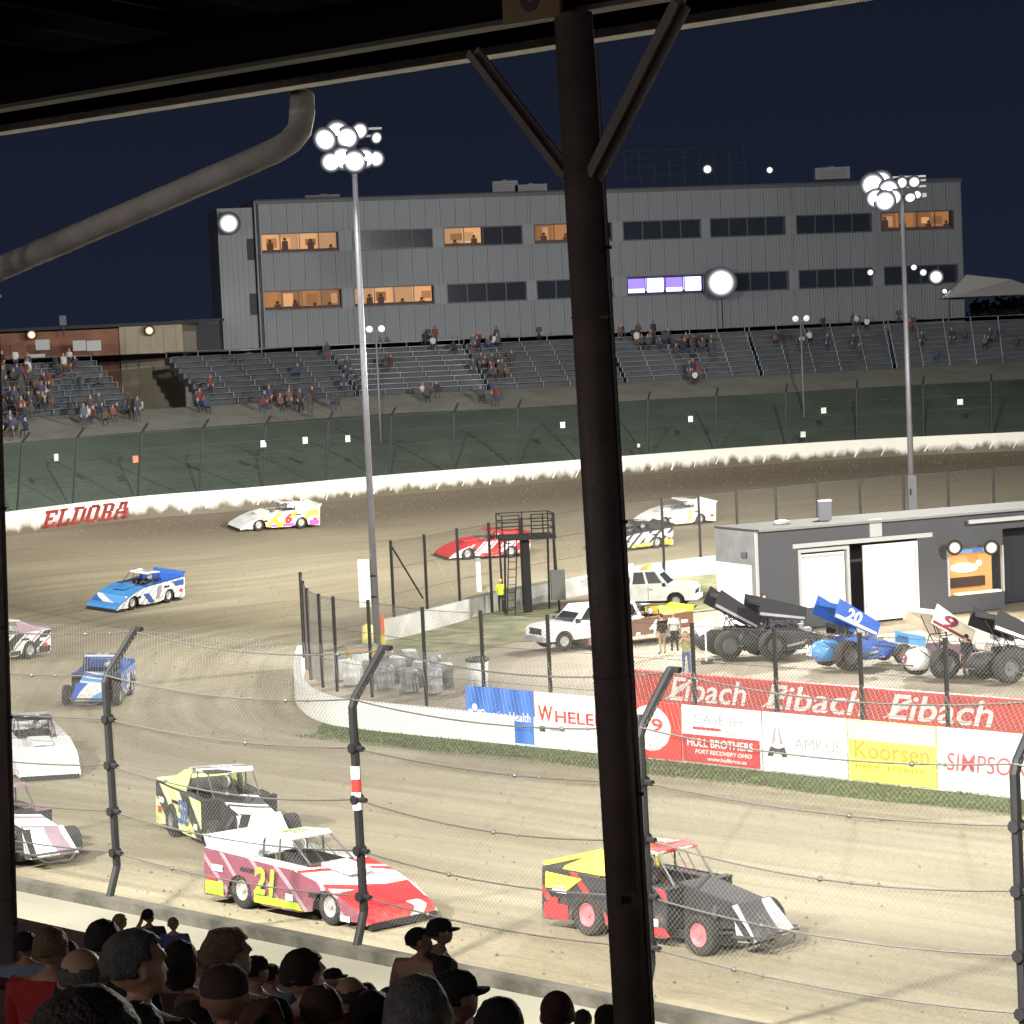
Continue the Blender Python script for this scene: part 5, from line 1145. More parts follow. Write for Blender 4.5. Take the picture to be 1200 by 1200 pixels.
pbox('trim', trimm, pbx(1130, 3.6), U1, -.5, -.3, 4.1, 4.28)
pbox('roof', mat('pit_roof', (.03, .03, .028), .9), pbx(890, 2)-.1, U1+.2, -.3, 3.65, HB, HB+.10)
pbox('roof_edge', mat('roof_edge_grey', (.22, .22, .21), .6), pbx(890, 2)-.1, U1+.2, -.33, -.305, HB+.0, HB+.12)
pbox('back_wall', dgm, pbx(890, 2), U1, 3.4, 3.6, 0, HB-.02)
pbox('gable_wall', dgm, pbx(890, 2)-.02, pbx(890, 2)+.15, .21, 3.39, 0, HB-.02)
wpan = mat('bright_white_panel', (.80, .80, .78), .5)
# doorways: frames, lit door leaves and dark gaps
u0, u1 = pbx(936, 2), pbx(996, 2)
pbox('door_frame', trimm, u0, u0+.14, -.05, .22, 0, 3.55); pbox('door_frame', trimm, u1-.14, u1, -.05, .22, 0, 3.55); pbox('door_frame', trimm, u0+.14, u1-.14, -.05, .22, 3.4, 3.55)
pbox('window_panel', wpan, u0+.2, u1-.2, .1, .14, .9, 3.3); pbox('door', dgm, u0+.2, u1-.2, .08, .16, 0, .88); pbox('roller_blind', trimm, u0+.3, u1-.3, .02, .08, 3.12, 3.24)
u0, u1 = pbx(1010, 2), pbx(1076, 2)
d0 = pbox('door', wpan, u0+.05, u1-.05, -.1, -.02, .05, 3.5); pbox('hinge', trimm, u0+.1, u0+.16, -.14, -.1, .6, .9, d0); pbox('hinge', trimm, u0+.1, u0+.16, -.14, -.1, 2.4, 2.7, d0); pbox('lock_bar', trimm, u1-.22, u1-.18, -.16, -.1, .1, 3.4, d0); pbox('seam', trimm, u0+.1, u1-.1, -.115, -.1, 1.1, 1.14, d0)
u0, u1 = pbx(1110, 2), pbx(1176, 2)
pbox('sill_wall', dgm, u0, u1, 0, .2, 0, .80); pbox('window_frame', trimm, u0, u0+.1, -.05, .1, .80, 2.95); pbox('window_frame', trimm, u1-.1, u1, -.05, .1, .80, 2.95)
orl = mat('orange_lit_room', (.4, .2, .08), .7, emit=(1, .42, .13), estr=.55); pbox('room_wall', orl, u0+.1, u1-.1, .8, .85, .7, 2.95)  # room wall glows to paint in the orange light
pbox('room_ceiling', mat('blue_strip_light', (.1, .25, .5), .6, emit=(.12, .35, .8), estr=.4), u0+.35, u1-.3, .3, .5, 2.70, 2.88)
g = MB(); c = A0+fd*((u0+u1)/2-.25)+bd*.55; g.ball(Vector((c.x, c.y, 2.0)), .62, 14, 8, (1.05, .25, .36)); g.build('ceiling_lamp', mat('warm_room_lamp', (.8, .7, .5), .5, emit=(1, .74, .42), estr=3), pitb, True)
g = MB(); c = A0+fd*((u0+u1)/2+.62)+bd*.6; g.ball(Vector((c.x, c.y, 2.15)), .14, 10, 6); g.build('wall_lamp', mat('warm_room_lamp', (.8, .7, .5)), pitb, True)
pbox('shelf', mat('brown_shelf', (.05, .03, .02), .8), u0+.4, u1-.7, .5, .7, 1.10, 1.55); pbox('counter', mat('glowing_counter', (.75, .65, .5), .5, emit=(1, .75, .5), estr=.8), u0+.5, u1-.2, -.05, .3, .80, .90)  # counter glows, standing in for lamp light on it
pbox('upper_wall', dgm, u0, u1, 0, .2, 2.95, 3.70)
pbox('dark_opening', wdark, u1+.1, U1, 1.8, 1.9, 0, 3.7)
pbox('canopy_bracket', trimm, pbx(1018, 4), pbx(1032, 4), -.12, -.02, 3.85, 4.65)
# left white bay set forward with grey panel above
lgp = mat('light_grey_panel', (.15, .15, .155), .6, var=.15, scale=1.5)
pbox('end_door', wpan, -.10, -.03, .35, 3.45, 0.05, 3.0)
pbox('end_panel', lgp, -.07, -.005, -.05, 3.55, 3.01, HB-.01); pbox('end_jamb', lgp, -.07, -.0, -.05, .34, 0, 3.0)
pbox('corner_post', trimm, -.10, .04, -.10, -.051, 0, HB-.01); pbox('vent_grille', dgm, -.12, -.08, .7, 1.2, HB-1.2, HB-.95)
for px in (1118, 1161):
    u = pbx(px, 4); q = A0+fd*u-bd*.9; q = Vector((q.x, q.y, 0)); yy = atY(px, 641, q.y); 
    t = thing('work_light', 'round warm work light over the orange lit window, %s one' % ('left' if px == 1118 else 'right'), 'lamp', yy)
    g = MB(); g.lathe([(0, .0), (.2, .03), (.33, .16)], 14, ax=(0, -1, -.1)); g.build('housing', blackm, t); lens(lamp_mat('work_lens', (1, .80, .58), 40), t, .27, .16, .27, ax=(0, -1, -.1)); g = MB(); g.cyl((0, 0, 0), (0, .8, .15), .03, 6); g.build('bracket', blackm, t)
    spot('work_beam', yy + Vector((0, -.4, 0)), yy + Vector((-1, -5, -4)), 900, R(140), .8, (1, .82, .6), .2)
p = atY(995, 593, Yf+6); t = thing('roof_box', 'small grey box standing on the pit building roof left of the light pole', 'box', A0+fd*pbx(995, HB)+bd*2+ZUP*(HB+.1)); g = MB(); g.box((0, 0, .35), (.55, .6, 1.0)); g.build('housing', acm, t); g = MB(); g.box((0, 0, .88), (.6, .65, .05)); g.build('lid', trimm, t)
p = atY(938, 622, Yf+2); t = thing('roof_vent', 'low flat vent on the pit building roof', 'vent', A0+fd*pbx(938, HB)+bd*1.6+ZUP*(HB+.1)); g = MB(); g.lathe([(.3, 0), (.3, .14), (.36, .16), (0, .24)], 14); g.build('cap', trimm, t); g = MB(); g.cyl((0, 0, -.02), (0, 0, .06), .4, 14); g.build('flange', acm, t)
# ------------------------------------------------------------------ infield furniture
c = atz(620, 717, 0); t = thing('viewing_platform', 'dark raised platform with railings on legs beside the back fence', 'platform', c, R(8))
dz = 3.75
g = MB(); g.box((0, 0, dz), (2.7, 2.2, .18)); g.build('deck', ipost, t)
for x in (-1.2, 1.25):
    for y in (-1, 1): g = MB(); g.cyl((x*(1.1 if y < 0 else .95), y, 0), (x, y, dz-.09), .055, 6); g.build('leg', ipost, t)
g = MB(); g.box((-.05, 0, dz/2-.05), (.38, .5, dz-.1)); g.build('mast', blackm, t)
g = MB(); g.box((1.35, -1, 1.35), (.7, .3, 1.5)); g.build('control_box', mat('box_grey', (.14, .14, .13), .7), t)
for z in (.45, .8, 1.15):
    g = MB(); 
    for a, b in (((-1.3, -1.05), (-.45, -1.05)), ((.15, -1.05), (1.3, -1.05)), ((1.3, -1.05), (1.3, 1.05)), ((1.3, 1.05), (-1.3, 1.05)), ((-1.3, 1.05), (-1.3, -1.05))): g.cyl((*a, dz+z), (*b, dz+z), .03, 5)
    g.build('rail', ipost, t)
for x, y in ((-1.3, -1.05), (-.45, -1.05), (.15, -1.05), (.72, -1.05), (1.3, -1.05), (1.3, 1.05), (0, 1.05), (-1.3, 1.05)): g = MB(); g.cyl((x, y, dz), (x, y, dz+1.18), .035, 5); g.build('rail_post', ipost, t)
g = MB(); g.cyl((-1.25, -1.1, 0), (-1.0, -1.1, dz), .03, 5); g.cyl((-.85, -1.1, 0), (-.6, -1.1, dz), .03, 5)
for k in range(9): f = (k+1)/10; g.cyl((-1.25+.25*f, -1.1, dz*f), (-.85+.25*f, -1.1, dz*f), .02, 4)
g.build('ladder', ipost, t)
# white posts by the platform
for px, y0, y1, lb in ((562, 692, 652, 'short white marker post leaning left of the platform'),):
    c = atz(px, y0+8, 0); t = thing('marker_post', lb, 'post', c); g = MB(); g.cyl((0, 0, 0), (.0, 0, 1.9), .14, 10, .12); g.build('sleeve', white, t); g = MB(); g.cyl((0, 0, 1.9), (0, 0, 2.1), .15, 10); g.build('cap', PGY, t)
# attenuator barrels at the infield point
barm = mat('grey_plastic_wrap', (.14, .145, .155), .4, scale=4, col2=(.36, .37, .39)); whb = mat('white_plastic', (.75, .76, .76), .35, var=.1, scale=3)
spots_ = [(402, 790, 0), (413, 796, 0), (424, 786, 0), (436, 792, 1), (452, 800, 1), (466, 792, 1), (480, 804, 1), (494, 796, 1), (508, 806, 1), (522, 798, 1), (452, 782, 1), (480, 784, 1), (508, 786, 1)]
for k, (px, py, kd) in enumerate(spots_):
    c = atz(px, py+6, 0); t = thing('crash_barrel', ('white water barrel' if not kd else 'grey plastic wrapped barrel') + ' inside the infield point, ' + ('leftmost in front', 'second from the left in front', 'behind the two leftmost', 'third from the left', 'fourth from the left', 'fifth from the left', 'middle of the front line', 'right of the middle', 'second from the right in front', 'rightmost in front', 'left one at the back', 'middle one at the back', 'right one at the back')[k], 'barrel', c, rnd.uniform(0, 6), 'crash barrels at the infield point')
    g = MB(); h_ = .85+.05*(k % 3); g.lathe([(0, 0), (.33, 0), (.37, .06), (.35, .3), (.38, .34), (.35, .38), (.36, .65), (.39, .69), (.36, .73), (.36, h_-.08), (.32, h_), (0, h_+.02)], 14); g.build('drum', whb if not kd else barm, t, True)
    g = MB(); g.cyl((0, 0, h_+.0), (0, 0, h_+.06), .30, 12); g.build('lid', whb if k % 2 else PGY, t)
c = atz(561, 806, 0); t = thing('trash_bin', 'white round trash bin with a black rim above the blue banner', 'bin', c); g = MB(); g.cyl((0, 0, 0), (0, 0, 1.05), .36, 16, .42); g.build('drum', whb, t, True); g = MB(); g.lathe([(.42, 1.03), (.47, 1.05), (.47, 1.16), (.38, 1.2), (.3, 1.12)], 16); g.build('rim', blackm, t)
c = atz(424, 776, 0); t = thing('equipment_box', 'orange yellow equipment box inside the fence at the infield point', 'box', c, R(12)); g = MB(); g.box((0, 0, .35), (1.25, .8, .6)); g.build('case', mat('mustard_box', (.60, .38, .06), .6), t); g = MB(); g.box((0, 0, .7), (1.35, .9, .08)); g.build('lid', PGY, t)
c = atz(432, 757, 0); t = thing('marker_drum', 'pale yellow marker drum just left of the light pole foot', 'barrel', c); g = MB(); g.lathe([(0, 0), (.3, 0), (.28, .5), (.25, .9), (.12, 1.0), (0, 1.0)], 12); g.build('drum', mat('pale_yellow_drum', (.75, .68, .22), .5), t, True); g = MB(); g.cyl((0, 0, .0), (0, 0, .06), .38, 12); g.build('base', blackm, t)
c = atz(449, 770, 0); t = thing('safety_marker', 'orange topped yellow marker post right of the light pole foot', 'post', c); g = MB(); g.box((0, 0, .5), (.25, .2, 1.0)); g.build('yellow_half', PY, t); g = MB(); g.box((0, 0, 1.4), (.24, .19, .8)); g.build('orange_half', mat('safety_orange', (.8, .18, .05), .5), t)
c = atz(828, 776, 0); t = thing('info_board', 'small white sign board on a thin stand beside the leftmost black sprint car', 'sign', c); g = MB(); g.cyl((0, 0, 0), (0, 0, 1.3), .035, 6); g.build('stand', white, t); g = MB(); g.box((0, 0, 1.5), (.85, .04, .5), (Vector((.87, 0, .5)), Vector((0, 1, 0)), Vector((-.5, 0, .87)))); g.build('board', white, t)
g = MB(); a = Vector((0, 0, 0)); g.box((.0, 0, .02), (.5, .4, .04)); g.build('foot', blackm, t)
# roped barrier across the infield (pale rope seen behind the near fence)
# ------------------------------------------------------------------ people
def eval_mesh(o, name):
    dg = bpy.context.evaluated_depsgraph_get(); dg.update(); me = bpy.data.meshes.new_from_object(o.evaluated_get(dg)); me.name = name; return me
def head_geo(g, c, yaw, s=1.0):
    ca, sa = math.cos(yaw), math.sin(yaw)
    def tr(x, y, z): return Vector((c[0]+(x*ca-y*sa)*s, c[1]+(x*sa+y*ca)*s, c[2]+z*s))
    def bl(x, y, z, r, sq, n=14, m=10):
        h = MB(); h.ball((0, 0, 0), r, n, m, sq); g.add([tr(x+v[0], y+v[1], z+v[2]) for v in h.v], h.f)
    bl(0, -.01, .02, .10, (.80, .98, 1.02)); bl(0, .025, -.045, .075, (.82, .92, .95)); bl(0, .062, -.085, .03, (1.1, .8, .8), 8, 6)
    bl(0, .090, -.012, .015, (.75, 1.0, 1.5), 8, 6); bl(0, .094, -.028, .014, (1.1, .95, .8), 8, 6); bl(0, .078, .030, .030, (2.0, .7, .45), 8, 6); bl(0, .088, -.062, .014, (1.8, .8, .7), 8, 6)
    for sd in (1, -1): bl(.080*sd, -.005, -.012, .028, (.38, .8, 1.15), 8, 6)
    return tr
def human(pose, yaw=0.0, voxel=.014):
    J = {}
    if pose == 'seat':
        ph, lean = .56, .06
        J['pel'] = (0, 0, ph); J['sp'] = (0, .03, ph+.2); J['ch'] = (0, .05, ph+.40); J['nk'] = (0, .055, ph+.495); J['hd'] = (0, .07, ph+.56); hc = (0, .08, ph+.660)
        sh = ph+.455
    else:
        ph = .93
        J['pel'] = (0, 0, ph); J['sp'] = (0, .0, ph+.2); J['ch'] = (0, .0, ph+.40); J['nk'] = (0, .0, ph+.505); J['hd'] = (0, .012, ph+.575); hc = (0, .02, ph+.680)
        sh = ph+.465
    vs = []; rad = []; ed = []; seg = []
    def add(p, r, par=None, k=None):
        vs.append(Vector(p)); rad.append(r if isinstance(r, tuple) else (r, r))
        if par is not None: ed.append((par, len(vs)-1)); seg.append((par, len(vs)-1, k))
        return len(vs)-1
    a = add(J['pel'], (.155, .115)); b = add(J['sp'], (.145, .11), a, 1); c = add(J['ch'], (.165, .115), b, 1); n = add(J['nk'], (.078, .068), c, 0); h = add(J['hd'], (.060, .062), n, 0)
    y0 = J['ch'][1]
    for sd in (1, -1):
        s0 = add((.185*sd, y0, sh), .074, c, 1)
        if pose == 'seat': pts = [((.235*sd, y0+.04, sh-.27), .050, 1), ((.17*sd, y0+.26, sh-.33), .034, 0), ((.14*sd, y0+.33, sh-.35), .034, 0)]; fd_ = Vector((-.25*sd, 1, -.35)).normalized()
        elif pose == 'arms' or (pose == 'arm1' and sd < 0): pts = [((.27*sd, y0+.12, sh-.18), .048, 1), ((.14*sd, y0+.24, sh+.08), .033, 0), ((.12*sd, y0+.23, sh+.16), .034, 0)]; fd_ = Vector((-.1*sd, 0, 1)).normalized()
        else: pts = [((.235*sd, y0-.03, sh-.28), .048, 1), ((.245*sd, y0+.04, sh-.52), .033, 0), ((.245*sd, y0+.06, sh-.60), .034, 0)]; fd_ = Vector((0, .15, -1)).normalized()
        pr = s0
        for p, r, k in pts: pr = add(p, r, pr, k)
        pv = Vector(pts[-1][0]); side_ = fd_.cross(Vector((1*sd, 0, 0)));
        acr = side_.normalized() if side_.length > .1 else Vector((0, 1, 0))
        if voxel < .03:
            for q, ln in ((-1.5, .062), (-.5, .075), (.5, .080), (1.5, .070)):
                f1 = add(pv + acr*q*.020 + fd_*.045, .0105, pr, 0); f2 = add(pv + acr*q*.022 + fd_*(.045+ln*.55) + Vector((-.008*sd, 0, 0)), .0095, f1, 0); add(pv + acr*q*.022 + fd_*(.045+ln) + Vector((-.022*sd, 0, 0)), .008, f2, 0)
            t1 = add(pv + acr*.045 + fd_*.01, .012, pr, 0); add(pv + acr*.062 + fd_*.045, .0095, t1, 0)
        hp = add((.095*sd, J['pel'][1]+.0, ph-.04), (.098, .098), a, 2)
        if pose == 'seat': lp = [((.13*sd, .44, ph-.05), .068, 2), ((.14*sd, .46, .10), .045, 2), ((.14*sd, .60, .045), .042, 3)]
        else: lp = [((.11*sd, .03, .50), .066, 2), ((.12*sd, -.01, .10), .045, 2), ((.13*sd, .14, .045), .042, 3)]
        pr = hp
        for p, r, k in lp: pr = add(p, r, pr, k)
    me = bpy.data.meshes.new('b'); me.from_pydata([tuple(v) for v in vs], ed, []); o = bpy.data.objects.new('b', me); COL.objects.link(o)
    m = o.modifiers.new('s', 'SKIN'); sv = me.skin_vertices[0].data
    for i, r in enumerate(rad): sv[i].radius = r
    sv[0].use_root = True; o.modifiers.new('u', 'SUBSURF').levels = 1
    bm_ = eval_mesh(o, 'x'); bpy.data.objects.remove(o)
    g = MB(); g.add([v.co.copy() for v in bm_.vertices], [list(p.vertices) for p in bm_.polygons]); head_geo(g, hc, yaw)
    me2 = bpy.data.meshes.new('y'); me2.from_pydata(g.v, [], g.f); o = bpy.data.objects.new('y', me2); COL.objects.link(o)
    r = o.modifiers.new('r', 'REMESH'); r.mode = 'VOXEL'; r.voxel_size = voxel
    if voxel < .03: sm = o.modifiers.new('k', 'SMOOTH'); sm.iterations = 2; sm.factor = .4
    res = eval_mesh(o, 'body'); bpy.data.objects.remove(o)
    # material zones by nearest bone
    S_ = [(vs[i], vs[j], k) for i, j, k in seg if k is not None]
    for _ in range(4): res.materials.append(None)
    hv = Vector(hc)
    nk = J['nk'][2]
    for p in res.polygons:
        q = p.center; 
        if q.z > nk+.005 and (q-hv).length < .25: p.material_index = 0; continue
        bd_, bk = 9, 1
        for A_, B_, k in S_:
            ab = B_-A_; t_ = max(0, min(1, (q-A_).dot(ab)/max(1e-6, ab.length_squared))); d_ = (q-A_-ab*t_).length - (.07 if k == 1 else 0)
            if d_ < bd_: bd_, bk = d_, k
        if bk == 0 and abs(q.x) < .12 and q.z < nk+.02 and q.z > nk-.1: bk = 1
        if bk == 1 and q.z < ph-.01: bk = 2
        p.material_index = bk
    res.shade_smooth(); return res, Vector(hc), yaw
HUM = {}
def get_h(pose, yaw=0.0, vox=.014):
    k = (pose, round(yaw, 2), vox)
    if k not in HUM: HUM[k] = human(pose, yaw, vox)
    return HUM[k]
def hair_mesh(kind, yaw, seed=0):
    bm = bmesh.new(); bmesh.ops.create_icosphere(bm, subdivisions=4, radius=1)
    dele = []
    for v in bm.verts:
        d = v.co.normalized(); n_ = noise.noise(d*3+Vector((seed, 0, 0)))*.05 + noise.noise(d*14+Vector((seed, 3, 0)))*.045
        lim = .52 if d.y > .25 else (-.10 if d.y > -.15 else (-.42 if kind != 'long' else -.9))
        if -.1 < d.y <= .3: lim = .30 if abs(d.x) < .75 else .08
        if kind == 'bald': keep = (d.z < .42+n_ and d.z > -.35 and d.y < .15)
        else: keep = d.z > lim + n_
        f = {'short': 1.09, 'buzz': 1.045, 'bald': 1.06, 'long': 1.16, 'flat': 1.12}[kind] + n_*(1 if kind != 'buzz' else .3)
        x, y, z = d.x*.082*f, d.y*.100*f-.010, d.z*.104*f+.02
        if kind == 'flat' and z > .11: z = .11+(z-.11)*.4+.012
        if kind == 'long' and d.z < -.1: z -= (-.1-d.z)*.12; x *= 1.1; y = y*.9-.01
        v.co = (x, y, z)
        if not keep: dele.append(v)
    bmesh.ops.delete(bm, geom=dele, context='VERTS'); bmesh.ops.rotate(bm, verts=bm.verts, cent=(0, 0, 0), matrix=Matrix.Rotation(yaw, 3, 'Z'))
    r = bmesh.ops.solidify(bm, geom=bm.faces[:], thickness=.008)
    me = bpy.data.meshes.new('hair'); bm.to_mesh(me); bm.free(); me.shade_smooth(); return me
HAIR = {}
def cap_mesh(yaw):
    g = MB(); pr = [(.094, .02), (.098, .05), (.090, .085), (.065, .115), (.03, .128), (0, .13)]
    n = 20; vs = []
    for r, z in pr: vs += [(math.cos(2*math.pi*j/n)*r*.88, math.sin(2*math.pi*j/n)*r*1.06-.008, z) for j in range(n)]
    g.add(vs, [(i*n+j, i*n+(j+1) % n, (i+1)*n+(j+1) % n, (i+1)*n+j) for i in range(len(pr)-1) for j in range(n)])
    g.ball((0, -.005, .130), .008, 6, 4)
    bv = []
    for k in range(9):
        a = math.pi*(.18+.64*k/8); bv += [(math.cos(a)*.083, math.sin(a)*.098-.012, .036), (math.cos(a)*.088, math.sin(a)*.098+.065*math.sin(math.pi*k/8)**.6+.0, .022-.010*abs(k-4)/4)]
    g.add(bv, [(2*k, 2*k+2, 2*k+3, 2*k+1) for k in range(8)]); g.add([(x, y, z-.006) for x, y, z in bv], [(2*k, 2*k+2, 2*k+3, 2*k+1) for k in range(8)])
    ca, sa = math.cos(yaw), math.sin(yaw); g.v = [(x*ca-y*sa, x*sa+y*ca, z) for x, y, z in g.v]
    return g.mesh('cap', blackm, True)
def cloth(name, c): return mat('cloth_'+name, c, .85, var=.12, scale=6, bump=.2, bscale=30)
SK = mat('skin', (.50, .30, .21), .55, var=.06, scale=8); SK2 = mat('skin_tanned', (.34, .19, .13), .55, var=.06, scale=8)
HC = {'dark': (.02, .014, .011), 'brown': (.075, .045, .028), 'light': (.20, .135, .07), 'blond': (.42, .32, .17), 'grey': (.11, .11, .108), 'reddish': (.07, .025, .016)}
def hairm(c): return mat('hair_'+c, HC[c], .6, var=.35, scale=60, bump=.5, bscale=120)
JE = cloth('jeans', (.06, .10, .22)); TAN = cloth('tan', (.36, .28, .18)); DK = cloth('black', (.02, .02, .023)); SHOE = mat('shoe', (.04, .035, .03), .7)
def dress(o, skin, shirt, trouser, shoe=None):
    for k, m_ in enumerate((skin, shirt, trouser, shoe or SHOE)):
        o.material_slots[k].link = 'OBJECT'; o.material_slots[k].material = m_
def person(head, pose, face, label, shirt, hair=('short', 'dark'), trouser=JE, skin=SK, yaw=0.0, cap=None, scale=1.0, group=None, feet=None, glasses=False, extra=None, zs=None):
    me, hc, yw = get_h(pose, yaw)
    t = bpy.data.objects.new('person', me); COL.objects.link(t); dress(t, skin, shirt, trouser)
    rz = R(face); rot = Matrix.Rotation(rz, 3, 'Z')
    sz = zs or scale
    if feet is None: loc = head - rot @ Vector((hc.x*scale, hc.y*scale, hc.z*sz))
    else: loc = feet
    t.location = loc; t.rotation_euler = (0, 0, rz); t.scale = (scale, scale, sz); tag(t, label, 'person', group)
    if hair:
        k = (hair[0], round(yaw, 2), len(label) % 3)
        if k not in HAIR: HAIR[k] = hair_mesh(hair[0], yaw, k[2]*7); HAIR[k].materials.append(None)
        o = bpy.data.objects.new('hair', HAIR[k]); COL.objects.link(o); o.parent = t; o.location = hc; o.material_slots[0].link = 'OBJECT'; o.material_slots[0].material = hairm(hair[1])
    if cap:
        k = ('cap', round(yaw, 2))
        if k not in HAIR: HAIR[k] = cap_mesh(yaw)
        o = bpy.data.objects.new('cap', HAIR[k]); COL.objects.link(o); o.parent = t; o.location = hc; o.material_slots[0].link = 'OBJECT'; o.material_slots[0].material = cap
    return t
redc = cloth('red', (.45, .03, .035)); bluec = cloth('light_blue', (.28, .38, .58)); whc = cloth('white', (.72, .71, .69)); brc = cloth('brown', (.12, .06, .045)); grc = cloth('grey', (.24, .24, .26)); navy = cloth('navy', (.03, .045, .10)); mau = cloth('dusty_mauve', (.16, .10, .10)); olv = cloth('olive', (.26, .24, .10)); hiv = cloth('hi_vis', (.62, .80, .05)); orc = cloth('rust', (.35, .08, .03))
capk = cloth('cap_black', (.018, .018, .02)); capb = cloth('cap_brown', (.06, .035, .028)); capy = cloth('cap_yellow', (.75, .65, .15))
crowd = [  # px, py, head width px, pose, facing, yaw, shirt, hair, cap, skin, scale, label
 (60, 1112, 43, 'seat', -18, .25, redc, ('short', 'light'), None, SK, 1, 'person with short light brown hair in a red shirt beside the left pillar'),
 (30, 1108, 28, 'seat', 0, 0, bluec, ('short', 'dark'), None, SK, 1, 'person with dark hair in a pale blue shirt half hidden by the left pillar'),
 (96, 1146, 60, 'seat', 10, 0, grc, ('bald', 'grey'), None, SK, 1, 'balding grey haired person behind the big dark head at lower left'),
 (104, 1262, 150, 'seat', -5, 0, DK, ('short', 'dark'), None, SK, 1, 'nearest person, large dark haired head filling the lower left corner'),
 (121, 1104, 44, 'seat', 0, 0, DK, ('short', 'dark'), None, SK, 1, 'dark haired person in black below the blond child at left'),
 (141, 1080, 19, 'stand', -20, -.5, whc, ('short', 'blond'), None, SK, .72, 'small sandy haired child at the left of three children by the wall'),
 (174, 1074, 18, 'arm1', 0, -.5, navy, ('short', 'dark'), None, SK, .76, 'dark haired child with one hand raised, middle of three children'),
 (203, 1083, 18, 'stand', 0, 0, cloth('violet_blue', (.12, .13, .36)), ('buzz', 'blond'), None, SK, .70, 'child with cropped blond hair in a violet shirt, right of three children'),
 (160, 1132, 68, 'seat', -30, -.5, DK, ('short', 'grey'), None, SK, 1, 'man with short grey hair and visible ear turned to the right at lower left'),
 (212, 1128, 40, 'seat', -10, 0, mau, ('long', 'dark'), None, SK, 1, 'woman with long dark hair in a dusty mauve top right of the grey haired man'),
 (268, 1122, 53, 'seat', -25, -.5, brc, ('flat', 'light'), None, SK, 1, 'man with flat topped light brown hair turned to the right'),
 (264, 1168, 62, 'seat', 0, 0, brc, None, capb, SK2, 1, 'person in a dark brown cap right under the flat topped man'),
 (318, 1144, 27, 'seat', -20, -.5, bluec, ('short', 'dark'), None, SK, .85, 'dark haired child in a bright pale blue shirt between two men'),
 (357, 1144, 50, 'seat', -15, -.5, brc, ('short', 'dark'), None, SK, 1, 'man with thick dark hair in the middle of the crowd'),
 (391, 1147, 21, 'seat', -60, 0, grc, None, capk, SK, 1, 'small figure in a black cap looking right beside the thick haired man'),
 (411, 1168, 42, 'seat', 0, 0, grc, ('bald', 'brown'), None, SK, 1, 'balding brown haired person left of the shirtless man'),
 (376, 1186, 52, 'seat', 10, 0, redc, ('short', 'reddish'), None, SK2, 1, 'person with dark reddish hair and a red collar at the bottom edge'),
 (436, 1194, 52, 'seat', 0, .25, DK, ('long', 'dark'), None, SK, 1, 'person in black with long dark hair at the bottom edge left of centre'),
 (456, 1172, 26, 'seat', -15, 0, whc, ('short', 'grey'), None, SK, 1, 'light grey haired person in white just below the shirtless man'),
 (492, 1103, 27, 'stand', -30, -.95, SK, ('short', 'dark'), None, SK, 1, 'shirtless man with dark hair turning his head to the right'),
 (516, 1092, 27, 'stand', -75, 0, DK, ('short', 'dark'), capk, SK, 1, 'man in a black cap and black tee with white print facing right'),
 (536, 1168, 48, 'seat', -60, 0, orc, ('short', 'dark'), capk, SK2, 1, 'man in a dark peaked cap facing right at the bottom of the picture'),
 (490, 1204, 84, 'seat', 0, 0, grc, ('short', 'grey'), None, SK, 1, 'large grey brown head at the bottom edge below the shirtless man'),
 (653, 1190, 43, 'seat', 5, 0, brc, ('buzz', 'reddish'), None, SK2, 1, 'shiny closely cropped dark head at the bottom edge left of the steel pillar'),
 (683, 1196, 22, 'seat', 0, 0, DK, ('short', 'brown'), None, SK, 1, 'small brown haired head between the cropped head and the steel pillar'),
 (712, 1196, 32, 'seat', 0, 0, DK, ('short', 'dark'), None, SK, 1, 'dark head against the left side of the steel pillar at the bottom'),
]
crowd += [(160, 1216, 70, 'seat', 0, 0, DK, ('short', 'dark'), None, SK2, 1, 'dark head rising from the bottom edge under the grey haired man with the ear'),
 (226, 1206, 56, 'seat', -10, 0, mau, ('short', 'brown'), None, SK, 1, 'brown haired head at the bottom edge under the woman in mauve'),
 (320, 1200, 52, 'seat', -10, .25, DK, ('short', 'dark'), None, SK2, 1, 'dark head at the bottom edge under the child in pale blue'),
 (80, 1118, 26, 'seat', 0, 0, DK, ('short', 'brown'), None, SK, 1, 'small brown head between the red shirted person and the dark haired one'),
 (238, 1126, 24, 'seat', -20, 0, whc, ('short', 'light'), None, SK, .9, 'small light haired head left of the flat topped man'),
 (300, 1138, 30, 'seat', -50, 0, mau, ('short', 'dark'), capk, SK, 1, 'person in a dark cap right behind the flat topped man'),
 (430, 1166, 24, 'seat', 10, 0, grc, ('short', 'dark'), None, SK, 1, 'small dark head right of the balding person'),
 (586, 1206, 60, 'seat', -10, 0, orc, ('short', 'dark'), None, SK, 1, 'dark haired person in rust red at the bottom edge right of the capped man')]
